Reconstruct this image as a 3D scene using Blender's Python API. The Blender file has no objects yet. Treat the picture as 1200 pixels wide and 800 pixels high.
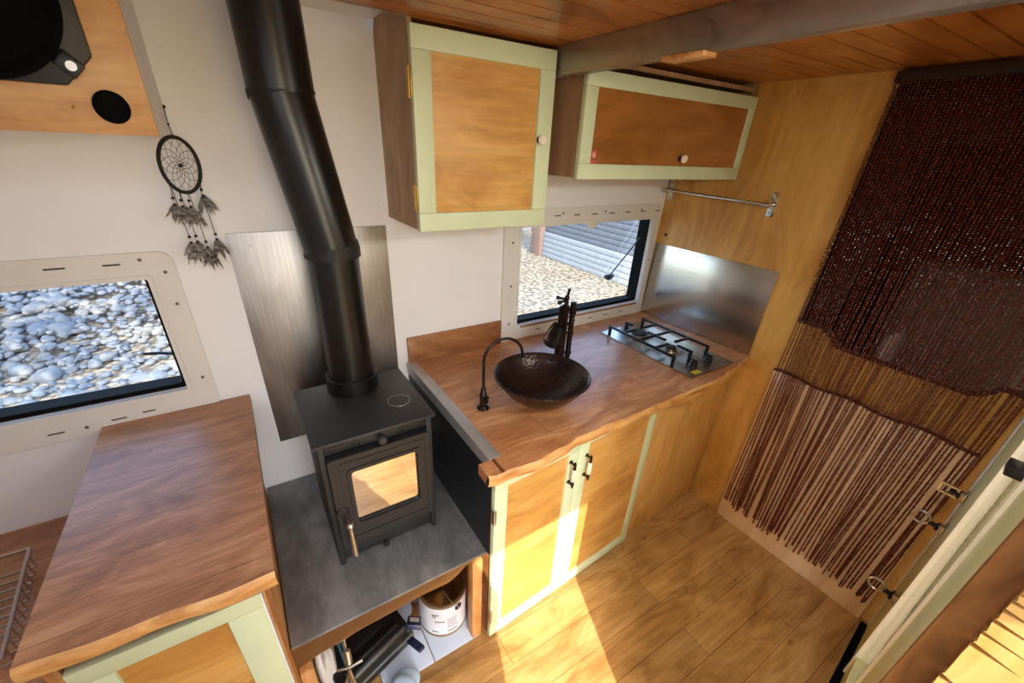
import bpy, bmesh, math, random
from mathutils import Vector, Matrix, Euler
random.seed(7)
SC = bpy.context.scene
COL = SC.collection
PI = math.pi

# ------------------------------------------------------------------ materials
def lin(c):
    c = c / 255.0
    return c / 12.92 if c <= 0.04045 else ((c + 0.055) / 1.055) ** 2.4
def rgb(r, g, b): return (lin(r), lin(g), lin(b), 1.0)

class NT:
    def __init__(self, name):
        self.m = bpy.data.materials.new(name); self.m.use_nodes = True
        self.t = self.m.node_tree; self.n = self.t.nodes; self.l = self.t.links
        self.b = self.n['Principled BSDF']
    def node(self, kind, **kw):
        n = self.n.new(kind)
        for k, v in kw.items(): setattr(n, k, v)
        return n
    def link(self, a, b): self.l.new(a, b)
    def coord(self, scale=(1, 1, 1), rot=(0, 0, 0), loc=(0, 0, 0)):
        tc = self.node('ShaderNodeTexCoord'); mp = self.node('ShaderNodeMapping')
        mp.inputs['Scale'].default_value = scale; mp.inputs['Rotation'].default_value = rot
        mp.inputs['Location'].default_value = loc
        self.link(tc.outputs['Object'], mp.inputs['Vector']); return mp.outputs['Vector']
    def noise(self, vec, scale=5, detail=5, rough=.55, dist=0):
        n = self.node('ShaderNodeTexNoise'); n.inputs['Scale'].default_value = scale
        n.inputs['Detail'].default_value = detail; n.inputs['Roughness'].default_value = rough
        n.inputs['Distortion'].default_value = dist
        self.link(vec, n.inputs['Vector']); return n.outputs['Fac']
    def ramp(self, fac, stops):
        r = self.node('ShaderNodeValToRGB'); e = r.color_ramp.elements
        while len(e) < len(stops): e.new(.5)
        for x, (p, c) in zip(e, stops): x.position = p; x.color = c
        self.link(fac, r.inputs['Fac']); return r.outputs['Color']
    def mix(self, a, b, fac=.5, mode='MIX'):
        m = self.node('ShaderNodeMix', data_type='RGBA', blend_type=mode)
        for s, v in ((m.inputs[6], a), (m.inputs[7], b), (m.inputs[0], fac)):
            if hasattr(v, 'is_linked'): self.link(v, s)
            else: s.default_value = v
        return m.outputs[2]
    def bump(self, h, strength=.1, dist=.002):
        b = self.node('ShaderNodeBump'); b.inputs['Strength'].default_value = strength
        b.inputs['Distance'].default_value = dist
        self.link(h, b.inputs['Height']); self.link(b.outputs['Normal'], self.b.inputs['Normal'])
    def set(self, color=None, rough=None, metal=None, spec=None):
        for k, v in (('Base Color', color), ('Roughness', rough), ('Metallic', metal), ('Specular IOR Level', spec)):
            if v is None: continue
            if hasattr(v, 'is_linked'): self.link(v, self.b.inputs[k])
            else: self.b.inputs[k].default_value = v
        return self.m

def plain(name, c, rough=.5, metal=0, var=.08, scale=9, bump=0, bscale=60, spec=.5):
    k = NT(name); v = k.coord()
    n = k.noise(v, scale, 4)
    lo = tuple(x * (1 - var) for x in c[:3]) + (1,); hi = tuple(min(1, x * (1 + var)) for x in c[:3]) + (1,)
    k.set(k.ramp(n, [(.3, lo), (.7, hi)]), rough, metal, spec)
    if bump: k.bump(k.noise(v, bscale, 3), bump)
    return k.m

def grain_scale(axis, a, b):
    return {'x': (a, b, b), 'y': (b, a, b), 'z': (b, b, a)}[axis]

def wood(name, dark, mid, light, axis='x', rough=.45, coarse=3.0, fine=38, planks=None, knots=0, fig=.5, spec=.5, seam=(.5, .42, .36, 1)):
    """planks = (axis pair, length, width, contrast)"""
    k = NT(name)
    n1 = k.noise(k.coord(grain_scale(axis, .35, 1)), coarse * 3, 6, .6, 1.6)
    n2 = k.noise(k.coord(grain_scale(axis, .06, 1)), fine * 3, 4, .6, .3)
    c = k.ramp(n1, [(.32, dark), (.5, mid), (.68, light)])
    g = k.ramp(n2, [(.3, (.66, .62, .58, 1)), (.62, (1.06, 1.05, 1.03, 1))])
    c = k.mix(c, g, fig, 'MULTIPLY')
    if planks:
        ax, L, W, con, loc = planks
        rot = {'xy': (0, 0, 0), 'yx': (0, 0, PI / 2), 'xz': (PI / 2, 0, 0), 'zx': (PI / 2, 0, PI/2)}[ax]
        br = k.node('ShaderNodeTexBrick'); br.offset = .37; br.offset_frequency = 2
        br.inputs['Scale'].default_value = 1; br.inputs['Mortar Size'].default_value = .0011
        br.inputs['Mortar Smooth'].default_value = .2
        br.inputs['Brick Width'].default_value = L; br.inputs['Row Height'].default_value = W
        br.inputs['Color1'].default_value = (1 - con, 1 - con * 1.05, 1 - con * 1.1, 1)
        br.inputs['Color2'].default_value = (1 + con * .5, 1 + con * .5, 1 + con * .45, 1)
        br.inputs['Mortar'].default_value = seam
        k.link(k.coord((1, 1, 1), rot, loc), br.inputs['Vector'])
        c = k.mix(c, br.outputs['Color'], 1, 'MULTIPLY')
    if knots:
        vo = k.node('ShaderNodeTexVoronoi'); vo.inputs['Scale'].default_value = knots
        k.link(k.coord(grain_scale(axis, .6, 1)), vo.inputs['Vector'])
        kk = k.ramp(vo.outputs['Distance'], [(.02, (.25, .14, .09, 1)), (.075, (1, 1, 1, 1))])
        c = k.mix(c, kk, .85, 'MULTIPLY')
    k.set(c, rough, 0, spec); k.bump(n2, .06, .001)
    return k.m

def brushed(name, c, rough=.28, axis='z', streak=.3, blotch=.25):
    k = NT(name)
    s = k.noise(k.coord(grain_scale(axis, .03, 1)), 160, 3)
    b = k.noise(k.coord(grain_scale(axis, .35, 1)), 5, 5, .6, .8)
    cc = k.mix(k.ramp(b, [(.3, tuple(x * (1 - blotch) for x in c[:3]) + (1,)), (.7, c)]),
               k.ramp(s, [(.3, (1 - streak,) * 3 + (1,)), (.7, (1, 1, 1, 1))]), 1, 'MULTIPLY')
    r = k.node('ShaderNodeMapRange'); k.link(b, r.inputs['Value'])
    r.inputs['To Min'].default_value = rough * .8; r.inputs['To Max'].default_value = rough * 1.5
    k.set(cc, r.outputs['Result'], 1.0); k.bump(s, .05, .0006)
    return k.m

def clear(name, tint=(1, 1, 1, 1), rough=.02, base=.08, ior=1.45):
    k = NT(name); out = k.n['Material Output']
    tr = k.node('ShaderNodeBsdfTransparent'); tr.inputs['Color'].default_value = tint
    gl = k.node('ShaderNodeBsdfGlossy'); gl.inputs['Roughness'].default_value = rough
    fr = k.node('ShaderNodeFresnel'); ge = k.node('ShaderNodeNewGeometry'); mr = k.node('ShaderNodeMapRange')
    mr.inputs['To Min'].default_value = ior; mr.inputs['To Max'].default_value = 1 / ior
    k.link(ge.outputs['Backfacing'], mr.inputs['Value']); k.link(mr.outputs['Result'], fr.inputs['IOR'])
    mx = k.node('ShaderNodeMixShader')
    k.link(fr.outputs['Fac'], mx.inputs['Fac']); k.link(tr.outputs[0], mx.inputs[1]); k.link(gl.outputs[0], mx.inputs[2])
    k.link(mx.outputs[0], out.inputs['Surface']); k.n.remove(k.b)
    return k.m

M = {}
M['white_wall'] = plain('white painted wall', rgb(234, 235, 237), .5, 0, .03, 3, .05, 40)
M['white_paint'] = plain('white paint', rgb(234, 234, 234), .45, 0, .04, 6)
M['ply'] = wood('orange birch ply', rgb(180, 128, 58), rgb(208, 158, 80), rgb(220, 174, 98), 'z', .38, 1.6, 12, None, 0, .35)
M['ply_door'] = wood('birch ply door panel', rgb(182, 130, 64), rgb(206, 156, 82), rgb(220, 176, 106), 'x', .38, 2.2, 20, None, 0, .45)
M['ply_dark'] = wood('stained ply panel', rgb(136, 84, 36), rgb(160, 104, 50), rgb(176, 120, 64), 'x', .35, 2.2, 14, None, 0, .4)
M['ply_side'] = wood('brown varnished ply', rgb(150, 114, 80), rgb(174, 136, 100), rgb(190, 154, 118), 'z', .5, 1.6, 16, None, 0, .5)
M['ply_box'] = wood('varnished ply speaker face', rgb(166, 118, 70), rgb(196, 148, 94), rgb(210, 168, 116), 'x', .4, 2.4, 22, None, 0, .4)
M['ply_pale'] = wood('pale birch ply', rgb(222, 184, 136), rgb(238, 206, 162), rgb(244, 216, 178), 'z', .45, 1.4, 14, None, 0, .35)
M['cab_ply'] = wood('birch ply side panel', rgb(194, 142, 76), rgb(216, 168, 100), rgb(230, 188, 124), 'z', .4, 1.6, 14, None, 0, .4)
M['top_wood'] = wood('warm worktop wood', rgb(162, 106, 66), rgb(190, 132, 88), rgb(216, 164, 116), 'x', .3, 3.0, 55, ('xy', .78, .155, .17, (.2, .0, 0)), 0, .75)
M['top_wood_left'] = wood('brown worktop wood', rgb(144, 98, 66), rgb(174, 122, 86), rgb(198, 148, 110), 'x', .36, 3.0, 60, ('xy', 40.0, .16, .07, (7.1, .04, 0)), 0, .85)
M['bark_edge'] = wood('pale live edge', rgb(176, 116, 60), rgb(218, 166, 102), rgb(234, 192, 132), 'x', .45, 4, 26, None, 0, .5)
M['upstand'] = wood('brown upstand board', rgb(122, 78, 48), rgb(154, 104, 68), rgb(176, 126, 86), 'x', .22, 2, 30)
M['floor_wood'] = wood('oak floor boards', rgb(160, 118, 66), rgb(190, 148, 90), rgb(206, 168, 112), 'x', .36, 2.4, 30, ('xy', 1.1, .125, .15, (.35, .02, 0)), 4.2, .6, .5, (.25, .18, .13, 1))
M['ceil_wood'] = wood('varnished pine ceiling', rgb(142, 82, 34), rgb(178, 110, 52), rgb(196, 132, 68), 'x', .3, 2.0, 26, None, 0, .45)
M['dark_wood'] = plain('dark gap', rgb(40, 20, 10), .7, 0, .2)
M['pine'] = wood('pine batten', rgb(168, 110, 58), rgb(198, 142, 84), rgb(216, 168, 112), 'z', .5, 2.5, 26)
M['pine_x'] = wood('pine board', rgb(150, 96, 50), rgb(184, 126, 72), rgb(204, 150, 96), 'x', .5, 2.5, 26)
M['fascia'] = wood('brown fascia ply', rgb(90, 58, 30), rgb(114, 78, 42), rgb(134, 96, 56), 'x', .45, 2.0, 18)
M['jamb_wood'] = wood('brown door lining', rgb(112, 70, 34), rgb(150, 100, 54), rgb(172, 122, 74), 'z', .45, 5, 16, None, 0, .6)
M['jamb_ply'] = wood('ply beside doorway', rgb(190, 140, 70), rgb(216, 170, 96), rgb(228, 190, 124), 'z', .45, 3, 14)
M['green'] = plain('sage green paint', rgb(206, 219, 184), .45, 0, .05, 7, .04, 90)
M['green_door'] = plain('muted green paint', rgb(206, 208, 160), .4, 0, .06, 7)
M['stove'] = plain('matt black stove paint', rgb(34, 34, 35), .5, 0, .15, 12, .08, 160)
M['stove_top'] = plain('charcoal stove plate', rgb(44, 45, 48), .42, 0, .18, 8, .06, 160)
M['flue'] = plain('satin black flue', rgb(15, 14, 13), .3, 0, .15, 8, .03, 60)
M['flue_joint'] = plain('rough black sealant', rgb(26, 24, 23), .6, 0, .3, 40, .5, 120)
M['black'] = plain('black plastic', rgb(20, 20, 21), .4, 0, .1)
M['black_soft'] = plain('black speaker foam', rgb(9, 8, 8), .9, 0, .2, 40, 0, 60, .1)
M['rubber'] = plain('black rubber', rgb(12, 12, 13), .8, 0, .1, 9, 0, 60, .12)
M['shield'] = plain('dark painted metal panel', rgb(40, 43, 48), .45, .3, .15)
M['steel_sheet'] = brushed('brushed steel sheet', rgb(206, 203, 200), .36, 'z', .22, .42)
M['splash'] = brushed('polished steel sheet', rgb(206, 202, 196), .22, 'y', .12, .12)
M['hearth_metal'] = NT('zinc hearth sheet')
_k = M['hearth_metal']; _n = _k.noise(_k.coord((1, .45, 1)), 8, 9, .68, .35)
_k.set(_k.ramp(_n, [(.3, rgb(92, 95, 99)), (.5, rgb(126, 129, 132)), (.72, rgb(164, 166, 168))]), .42, .45)
_k.bump(_k.noise(_k.coord(), 50, 4), .05); M['hearth_metal'] = _k.m
M['trim_metal'] = brushed('aluminium edge', rgb(218, 222, 226), .5, 'y', .12, .15)
M['beam_steel'] = NT('bare rolled steel')
_k = M['beam_steel']; _n = _k.noise(_k.coord((1, .4, 1)), 9, 8, .6, .6)
_k.set(_k.ramp(_n, [(.3, rgb(92, 74, 56)), (.42, rgb(150, 140, 128)), (.75, rgb(186, 178, 168))]), .38, .75); M['beam_steel'] = _k.m
M['chrome'] = plain('chrome', rgb(215, 213, 208), .14, 1, .03)
M['nickel'] = plain('brushed nickel', rgb(196, 190, 180), .3, 1, .05)
M['brass'] = plain('brass', rgb(196, 160, 84), .35, 1, .08)
M['bronze'] = plain('oil rubbed bronze', rgb(44, 34, 30), .26, .6, .2, 20)
M['copper_bowl'] = NT('hammered dark copper')
_k = M['copper_bowl']; _v = _k.node('ShaderNodeTexVoronoi'); _v.inputs['Scale'].default_value = 85
_k.link(_k.coord(), _v.inputs['Vector'])
_k.set(_k.ramp(_k.noise(_k.coord(), 9, 4), [(.3, rgb(36, 27, 25)), (.7, rgb(58, 42, 38))]), .26, .45)
_k.bump(_v.outputs['Distance'], .25, .004); M['copper_bowl'] = _k.m
M['porcelain'] = plain('cream porcelain', rgb(238, 230, 214), .2, 0, .03)
M['frame_plastic'] = plain('off white window plastic', rgb(222, 220, 215), .42, 0, .04, 5)
M['slot'] = plain('dark slot', rgb(70, 62, 54), .6, 0, .1)
M['screw'] = plain('dull screw', rgb(112, 100, 84), .4, .7, .1)
M['pane'] = clear('acrylic pane', (.93, .95, .96, 1), .02)
M['stove_glass'] = plain('dark mirror stove glass', rgb(60, 56, 52), .03, 1, .02)
_k = NT('sooted glass'); _k.set(rgb(26, 24, 22), .03, 0, 1.0); _k.b.inputs['IOR'].default_value = 3.2
_k.b.inputs['Coat Weight'].default_value = 1; _k.b.inputs['Coat Roughness'].default_value = .02; _k.b.inputs['Coat IOR'].default_value = 2.2
M['stove_glass'] = _k.m
M['hob_steel'] = brushed('hob steel', rgb(190, 182, 170), .22, 'y', .1, .1)
M['iron'] = plain('cast iron', rgb(24, 22, 22), .5, .2, .15)
M['sticker_yellow'] = plain('yellow label', rgb(212, 184, 40), .4)
M['sticker'] = plain('photo sticker', rgb(190, 90, 80), .4, 0, .4, 90)
M['sticker_face'] = plain('sticker face tone', rgb(214, 168, 140), .4)
M['tin_label'] = NT('white tin label')
_k = M['tin_label']; _k.set(_k.ramp(_k.noise(_k.coord(), 6, 2), [(.3, rgb(218, 222, 236)), (.7, rgb(236, 238, 246))]), .4); M['tin_label'] = _k.m
M['ink'] = plain('dark print', rgb(38, 42, 62), .5)
M['ink_soft'] = plain('grey print', rgb(120, 126, 146), .5)
M['tin_inside'] = plain('bare tin', rgb(168, 140, 104), .3, .8, .1)
M['board_blue'] = plain('pale blue board', rgb(196, 210, 232), .45, 0, .05)
M['bag'] = plain('white plastic bag', rgb(224, 220, 212), .35, 0, .06, 12, .6, 25)
M['cloth_blue'] = plain('pale blue cloth', rgb(176, 200, 222), .8, 0, .08, 20, .5, 60)
M['cable_blue'] = plain('teal cable', rgb(54, 96, 112), .5)
M['navy'] = plain('navy label', rgb(34, 40, 78), .4)
M['case_black'] = plain('black case plastic', rgb(18, 18, 20), .35, 0, .15, 20, .1, 90)
M['case_rim'] = plain('grey case rim', rgb(122, 126, 124), .35, .5, .1)
M['bead'] = plain('dark red glass bead', rgb(98, 34, 20), .22, 0, .5, 160, 0, 60, .6)
M['bead_string'] = plain('brown string', rgb(70, 34, 22), .8)
M['hoop'] = plain('dark leather cord', rgb(30, 25, 24), .7, 0, .2, 60, .4, 200)
M['web'] = plain('dark thread', rgb(44, 38, 36), .8)
M['feather'] = NT('mottled feather')
_k = M['feather']; _k.set(_k.ramp(_k.noise(_k.coord((1, 1, 2)), 60, 4), [(.35, rgb(96, 92, 88)), (.55, rgb(168, 164, 158)), (.75, rgb(214, 212, 206))]), .9); M['feather'] = _k.m
M['bead_white'] = plain('white bead', rgb(226, 220, 210), .4)
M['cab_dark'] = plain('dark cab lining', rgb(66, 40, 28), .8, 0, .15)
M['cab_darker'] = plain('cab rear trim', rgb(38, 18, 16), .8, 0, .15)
M['seat_grey'] = plain('grey seat fabric', rgb(96, 86, 80), .9, 0, .08, 60)
M['gloss_panel'] = plain('glossy pale panel', rgb(206, 200, 180), .05, 0, .05, 4, 0, 60, .9)
M['alu_edge'] = plain('cream edge strip', rgb(244, 240, 222), .3, 0, .03)
# outside
_k = NT('pale gravel'); _v = _k.node('ShaderNodeTexVoronoi'); _v.inputs['Scale'].default_value = 11
_k.link(_k.coord(), _v.inputs['Vector'])
_c = _k.ramp(_v.outputs['Distance'], [(.2, rgb(160, 148, 126)), (.7, rgb(84, 76, 62))])
_c = _k.mix(_c, _k.ramp(_k.noise(_k.coord(), 1.2, 5), [(.3, (.75, .75, .75, 1)), (.7, (1.1, 1.1, 1.1, 1))]), 1, 'MULTIPLY')
_k.set(_c, .9); _k.bump(_v.outputs['Distance'], .7, .03); M['gravel'] = _k.m
_k = NT('pale rock'); _c = _k.ramp(_k.noise(_k.coord(), .9, 7, .7), [(.36, rgb(66, 78, 94)), (.5, rgb(92, 98, 104)), (.68, rgb(122, 118, 108))])  # bluish tree-shade patches put into the rock colour by broad noise
_k.set(_c, .85); _k.bump(_k.noise(_k.coord(), 9, 5), .4, .03); M['rock'] = _k.m
M['siding'] = plain('pale blue grey siding', rgb(128, 134, 138), .6, 0, .06)
M['siding_grey'] = plain('grey weatherboard', rgb(84, 90, 98), .7, 0, .1)
M['brick_red'] = plain('brick pillar', rgb(110, 88, 78), .8, 0, .2, 20)
_k = NT('thin pale canvas'); _o = _k.n['Material Output']; _t = _k.node('ShaderNodeBsdfTranslucent'); _d = _k.node('ShaderNodeBsdfDiffuse'); _x = _k.node('ShaderNodeMixShader')
_t.inputs['Color'].default_value = rgb(232, 214, 176); _d.inputs['Color'].default_value = rgb(226, 214, 188); _x.inputs['Fac'].default_value = .5
_k.link(_d.outputs[0], _x.inputs[1]); _k.link(_t.outputs[0], _x.inputs[2]); _k.link(_x.outputs[0], _o.inputs['Surface']); _k.n.remove(_k.b); M['glow_canvas'] = _k.m
M['trunk_bark'] = plain('tree bark', rgb(96, 78, 60), .9, 0, .2, 20, .5, 30); M['leaf'] = plain('green leaf', rgb(78, 104, 48), .6, 0, .2)
M['awning'] = plain('canvas awning', rgb(150, 140, 120), .9)

# ------------------------------------------------------------------ mesh helpers
def nb(): return bmesh.new()
def merge(bm, t):
    me = bpy.data.meshes.new('t'); t.to_mesh(me); t.free(); bm.from_mesh(me); bpy.data.meshes.remove(me)
def box(bm, x0, x1, y0, y1, z0, z1, bev=0, mat=None, seg=2):
    t = nb(); bmesh.ops.create_cube(t, size=1)
    bmesh.ops.scale(t, vec=(abs(x1 - x0), abs(y1 - y0), abs(z1 - z0)), verts=t.verts)
    if bev: bmesh.ops.bevel(t, geom=list(t.edges), offset=bev, segments=seg, affect='EDGES', profile=.5)
    bmesh.ops.translate(t, vec=((x0 + x1) / 2, (y0 + y1) / 2, (z0 + z1) / 2), verts=t.verts)
    if mat is not None: t.transform(mat)
    merge(bm, t); return bm
def frame_to(p0, p1):
    d = (Vector(p1) - Vector(p0)); q = d.to_track_quat('Z', 'Y')
    return Matrix.Translation(Vector(p0)) @ q.to_matrix().to_4x4(), d.length
def lathe(bm, prof, mat=Matrix.Identity(4), seg=40, close=False):
    t = nb(); rings = []
    for r, z in prof:
        if r < 1e-6: rings.append([t.verts.new((0, 0, z))])
        else: rings.append([t.verts.new((r * math.cos(2 * PI * i / seg), r * math.sin(2 * PI * i / seg), z)) for i in range(seg)])
    for a, b in zip(rings, rings[1:]):
        for i in range(seg):
            j = (i + 1) % seg
            if len(a) == 1 and len(b) == 1: continue
            if len(a) == 1: t.faces.new((a[0], b[j], b[i]))
            elif len(b) == 1: t.faces.new((a[i], a[j], b[0]))
            else: t.faces.new((a[i], a[j], b[j], b[i]))
    bmesh.ops.recalc_face_normals(t, faces=t.faces)
    t.transform(mat); merge(bm, t); return bm
def cyl(bm, p0, p1, r0, r1=None, seg=24, bev=0):
    r1 = r0 if r1 is None else r1; m, L = frame_to(p0, p1)
    if bev: prof = [(0, 0), (r0 - bev, 0), (r0, bev), (r1, L - bev), (r1 - bev, L), (0, L)]
    else: prof = [(0, 0), (r0, 0), (r1, L), (0, L)]
    return lathe(bm, prof, m, seg)
def tube(bm, pts, r, seg=10, closed=False):
    pts = [Vector(p) for p in pts]; n = len(pts); rr = r if isinstance(r, (list, tuple)) else [r] * n
    rings = []; up = None
    for i, p in enumerate(pts):
        if closed: d = pts[(i + 1) % n] - pts[i - 1]
        else: d = pts[min(i + 1, n - 1)] - pts[max(i - 1, 0)]
        d.normalize()
        if up is None: up = d.orthogonal().normalized()
        up = (up - d * up.dot(d)).normalized(); s = d.cross(up)
        rings.append([bm.verts.new(p + (up * math.cos(2 * PI * k / seg) + s * math.sin(2 * PI * k / seg)) * rr[i]) for k in range(seg)])
    m = n if closed else n - 1
    for i in range(m):
        a, b = rings[i], rings[(i + 1) % n]
        for k in range(seg): bm.faces.new((a[k], a[(k + 1) % seg], b[(k + 1) % seg], b[k]))
    if not closed: bm.faces.new(rings[0][::-1]); bm.faces.new(rings[-1])
    return bm
def prism(bm, poly, axis, a, b, mat=None, bev=0):
    """poly of 2D points in the two other axes (cyclic order xyz), extruded along axis"""
    t = nb()
    def P(u, v, w): return {'x': (w, u, v), 'y': (u, w, v), 'z': (u, v, w)}[axis]
    A = [t.verts.new(P(u, v, a)) for u, v in poly]; B = [t.verts.new(P(u, v, b)) for u, v in poly]
    n = len(poly); t.faces.new(A); t.faces.new(B[::-1])
    for i in range(n): t.faces.new((A[i], B[i], B[(i + 1) % n], A[(i + 1) % n]))
    bmesh.ops.recalc_face_normals(t, faces=t.faces)
    if bev: bmesh.ops.bevel(t, geom=list(t.edges), offset=bev, segments=2, affect='EDGES', profile=.5)
    if mat is not None: t.transform(mat)
    merge(bm, t); return bm
def ball(bm, c, r, sub=2, sc=(1, 1, 1)):
    t = nb(); bmesh.ops.create_icosphere(t, subdivisions=sub, radius=r)
    bmesh.ops.scale(t, vec=sc, verts=t.verts); bmesh.ops.translate(t, vec=c, verts=t.verts); merge(bm, t); return bm
def rrect(x0, x1, y0, y1, r, n=6):
    p = []
    for cx, cy, a in ((x1 - r, y1 - r, 0), (x0 + r, y1 - r, PI / 2), (x0 + r, y0 + r, PI), (x1 - r, y0 + r, 1.5 * PI)):
        for i in range(n + 1):
            t = a + PI / 2 * i / n; p.append((cx + r * math.cos(t), cy + r * math.sin(t)))
    return p
def ring_plate(bm, outer, inner, axis, a, b, mat=None):
    """flat frame between two loops with equal point count"""
    t = nb()
    def P(u, v, w): return {'x': (w, u, v), 'y': (u, w, v), 'z': (u, v, w)}[axis]
    n = len(outer)
    L = [[t.verts.new(P(u, v, w)) for u, v in loop] for loop, w in ((outer, a), (inner, a), (inner, b), (outer, b))]
    for k in range(4):
        A, B = L[k], L[(k + 1) % 4]
        for i in range(n): t.faces.new((A[i], A[(i + 1) % n], B[(i + 1) % n], B[i]))
    bmesh.ops.recalc_face_normals(t, faces=t.faces)
    if mat is not None: t.transform(mat)
    merge(bm, t); return bm

def root_of(p):
    while p.parent: p = p.parent
    return p
def obj(name, bm, mat, parent=None, smooth=True, label=None, kind=None, loc=None):
    me = bpy.data.meshes.new(name)
    off = root_of(parent).location if parent else Vector(loc if loc is not None else (0, 0, 0))
    bmesh.ops.translate(bm, vec=-Vector(off), verts=bm.verts)
    bm.to_mesh(me); bm.free()
    if smooth:
        me.polygons.foreach_set('use_smooth', [True] * len(me.polygons))
        try: me.set_sharp_from_angle(angle=math.radians(38))
        except Exception: pass
    me.materials.append(M[mat] if isinstance(mat, str) else mat)
    o = bpy.data.objects.new(name, me); COL.objects.link(o)
    if parent: o.parent = parent
    elif loc is not None: o.location = off
    if label: o['label'] = label
    if kind: o['kind'] = kind
    return o
def tag(o, label, cat, group=None, kind=None):
    o['label'] = label; o['category'] = cat
    if group: o['group'] = group
    if kind: o['kind'] = kind
    return o
def thing(name, label, cat, loc, group=None, kind=None):
    o = bpy.data.objects.new(name, None); COL.objects.link(o); o.location = loc
    o.empty_display_size = .05
    return tag(o, label, cat, group, kind)
def struct(name, bm, mat, smooth=False, parent=None, label=None):
    o = obj(name, bm, mat, parent, smooth, label)
    if not parent: o['kind'] = 'structure'
    return o

FZ = -0.03          # floor level
CZ = 2.02           # boarded ceiling
TH = math.atan(.0325)
E = Matrix.Translation((0, 0, .88)) @ Matrix.Rotation(TH, 4, 'Y') @ Matrix.Translation((0, 0, -.88))   # the end wall leans a little

# ------------------------------------------------------------------ the shell
b = nb(); box(b, -3.6, .12, -2.1, .05, FZ - .04, FZ); struct('floor', b, 'floor_wood')
# back wall with two window openings
W1 = (-2.95, -2.253, .968, 1.346); W2 = (-.919, -.052, .955, 1.423)
b = nb()
xs = [(-3.6, W1[0]), (W1[1], W2[0]), (W2[1], .12)]
for x0, x1 in xs: box(b, x0, x1, 0, .05, FZ - .04, 2.12)
for w in (W1, W2):
    box(b, w[0], w[1], 0, .05, FZ - .04, w[2]); box(b, w[0], w[1], 0, .05, w[3], 2.12)
struct('wall_back', b, 'white_wall')
# end wall: ply with an opening to the cab
b = nb()
op = [(-.838, 1.12), (-.935, 1.12), (-.965, 1.105), (-.985, 1.08), (-1.01, 1.062), (-1.40, 1.055), (-1.435, 1.065), (-1.455, 1.085), (-1.47, 1.105), (-1.60, 1.105)]
poly = [(.05, FZ - .05), (.05, 2.1), (-.838, 2.1)] + op + [(-1.60, FZ - .05)]
prism(b, poly, 'x', 0, .03, E)
struct('wall_end', b, 'ply')
# cab space beyond
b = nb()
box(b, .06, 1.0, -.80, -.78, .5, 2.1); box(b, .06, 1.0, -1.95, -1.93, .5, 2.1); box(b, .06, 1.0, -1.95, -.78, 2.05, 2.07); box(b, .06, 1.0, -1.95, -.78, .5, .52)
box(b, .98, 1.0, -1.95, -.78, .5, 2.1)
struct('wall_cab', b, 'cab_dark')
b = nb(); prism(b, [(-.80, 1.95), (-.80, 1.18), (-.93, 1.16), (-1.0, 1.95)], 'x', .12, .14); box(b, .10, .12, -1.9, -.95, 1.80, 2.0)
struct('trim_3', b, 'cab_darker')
# ceiling: tongue and groove boards running along the van
b = nb()
y = -.017 + .071; pit = .071
while y > -2.1:
    x0 = -1.493 if y > -.30 else -3.6
    if y - pit < .04: box(b, x0, .12, y - pit + .0075, min(y, .045), CZ, CZ + .012)
    y -= pit
struct('ceiling', b, 'ceil_wood')
b = nb(); box(b, -1.493, .12, -2.1, .05, CZ + .014, CZ + .03); box(b, -3.6, -1.493, -2.1, -.306, CZ + .014, CZ + .03)
struct('trim_1', b, 'dark_wood')
b = nb(); box(b, -3.6, -1.49, -.32, .05, 2.062, 2.08); box(b, -3.6, -1.512, -.306, -.298, CZ + .0, 2.07)
struct('ceiling', b, 'white_paint')
# front wall: far part (the door built below stands in it), lintel
FW = lambda x: -1.543 + .106 * x
b = nb()
prism(b, [(.12, FW(.12)), (-.07, FW(-.07)), (-.07, FW(-.07) - .05), (.12, FW(.12) - .05)], 'z', FZ - .04, 2.06)
prism(b, [(-.07, FW(-.07) + .0), (-1.30, FW(-1.3)), (-1.30, FW(-1.3) - .05), (-.07, FW(-.07) - .05)], 'z', 1.86, 2.06)
prism(b, [(-.92, FW(-.92) - .004), (-1.318, FW(-1.3) - .004), (-1.318, FW(-1.3) - .05), (-.92, FW(-.92) - .05)], 'z', FZ - .04, 1.86)
prism(b, [(-2.13, FW(-2.13)), (-3.6, FW(-3.6)), (-3.6, FW(-3.6) - .05), (-2.13, FW(-2.13) - .05)], 'z', FZ - .04, 2.06)
struct('wall_front', b, 'white_wall')
b = nb(); box(b, -3.62, -3.6, -2.1, .05, FZ, 2.06)
struct('wall_rear', b, 'white_wall')
# dark sill under the door
b = nb(); prism(b, [(-.06, FW(-.06) + .022), (-1.30, FW(-1.3) + .03), (-1.30, FW(-1.3) - .02), (-.06, FW(-.06) - .02)], 'z', FZ, FZ + .012, None, .002)
struct('trim_2', b, 'rubber')

# ------------------------------------------------------------------ door beside the curtain (seen almost edge on)
dr = bpy.data.objects.new('door_1', None); COL.objects.link(dr); dr.location = (-.40, FW(-.40), FZ)
dr['kind'] = 'structure'; dr['label'] = 'green framed door with glossy pane and three metal catches beside the bead curtain'
def on_wall(b, x0, x1, z0, z1, d0, d1, bev=.002):
    prism(b, [(x0, FW(x0) + d0), (x1, FW(x1) + d0), (x1, FW(x1) + d1), (x0, FW(x0) + d1)], 'z', z0, z1, None, bev)
b = nb(); on_wall(b, -.08, -.372, FZ + .02, 1.84, 0, -.04); obj('stile', b, 'green_door', dr)
b = nb(); on_wall(b, -.706, -.90, FZ + .02, 1.84, 0, -.04); obj('stile', b, 'green_door', dr)
b = nb(); on_wall(b, -.372, -.706, FZ + .14, 1.70, -.004, -.007); obj('pane', b, 'pane', dr, True, 'clear pane mirroring the catches')
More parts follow.
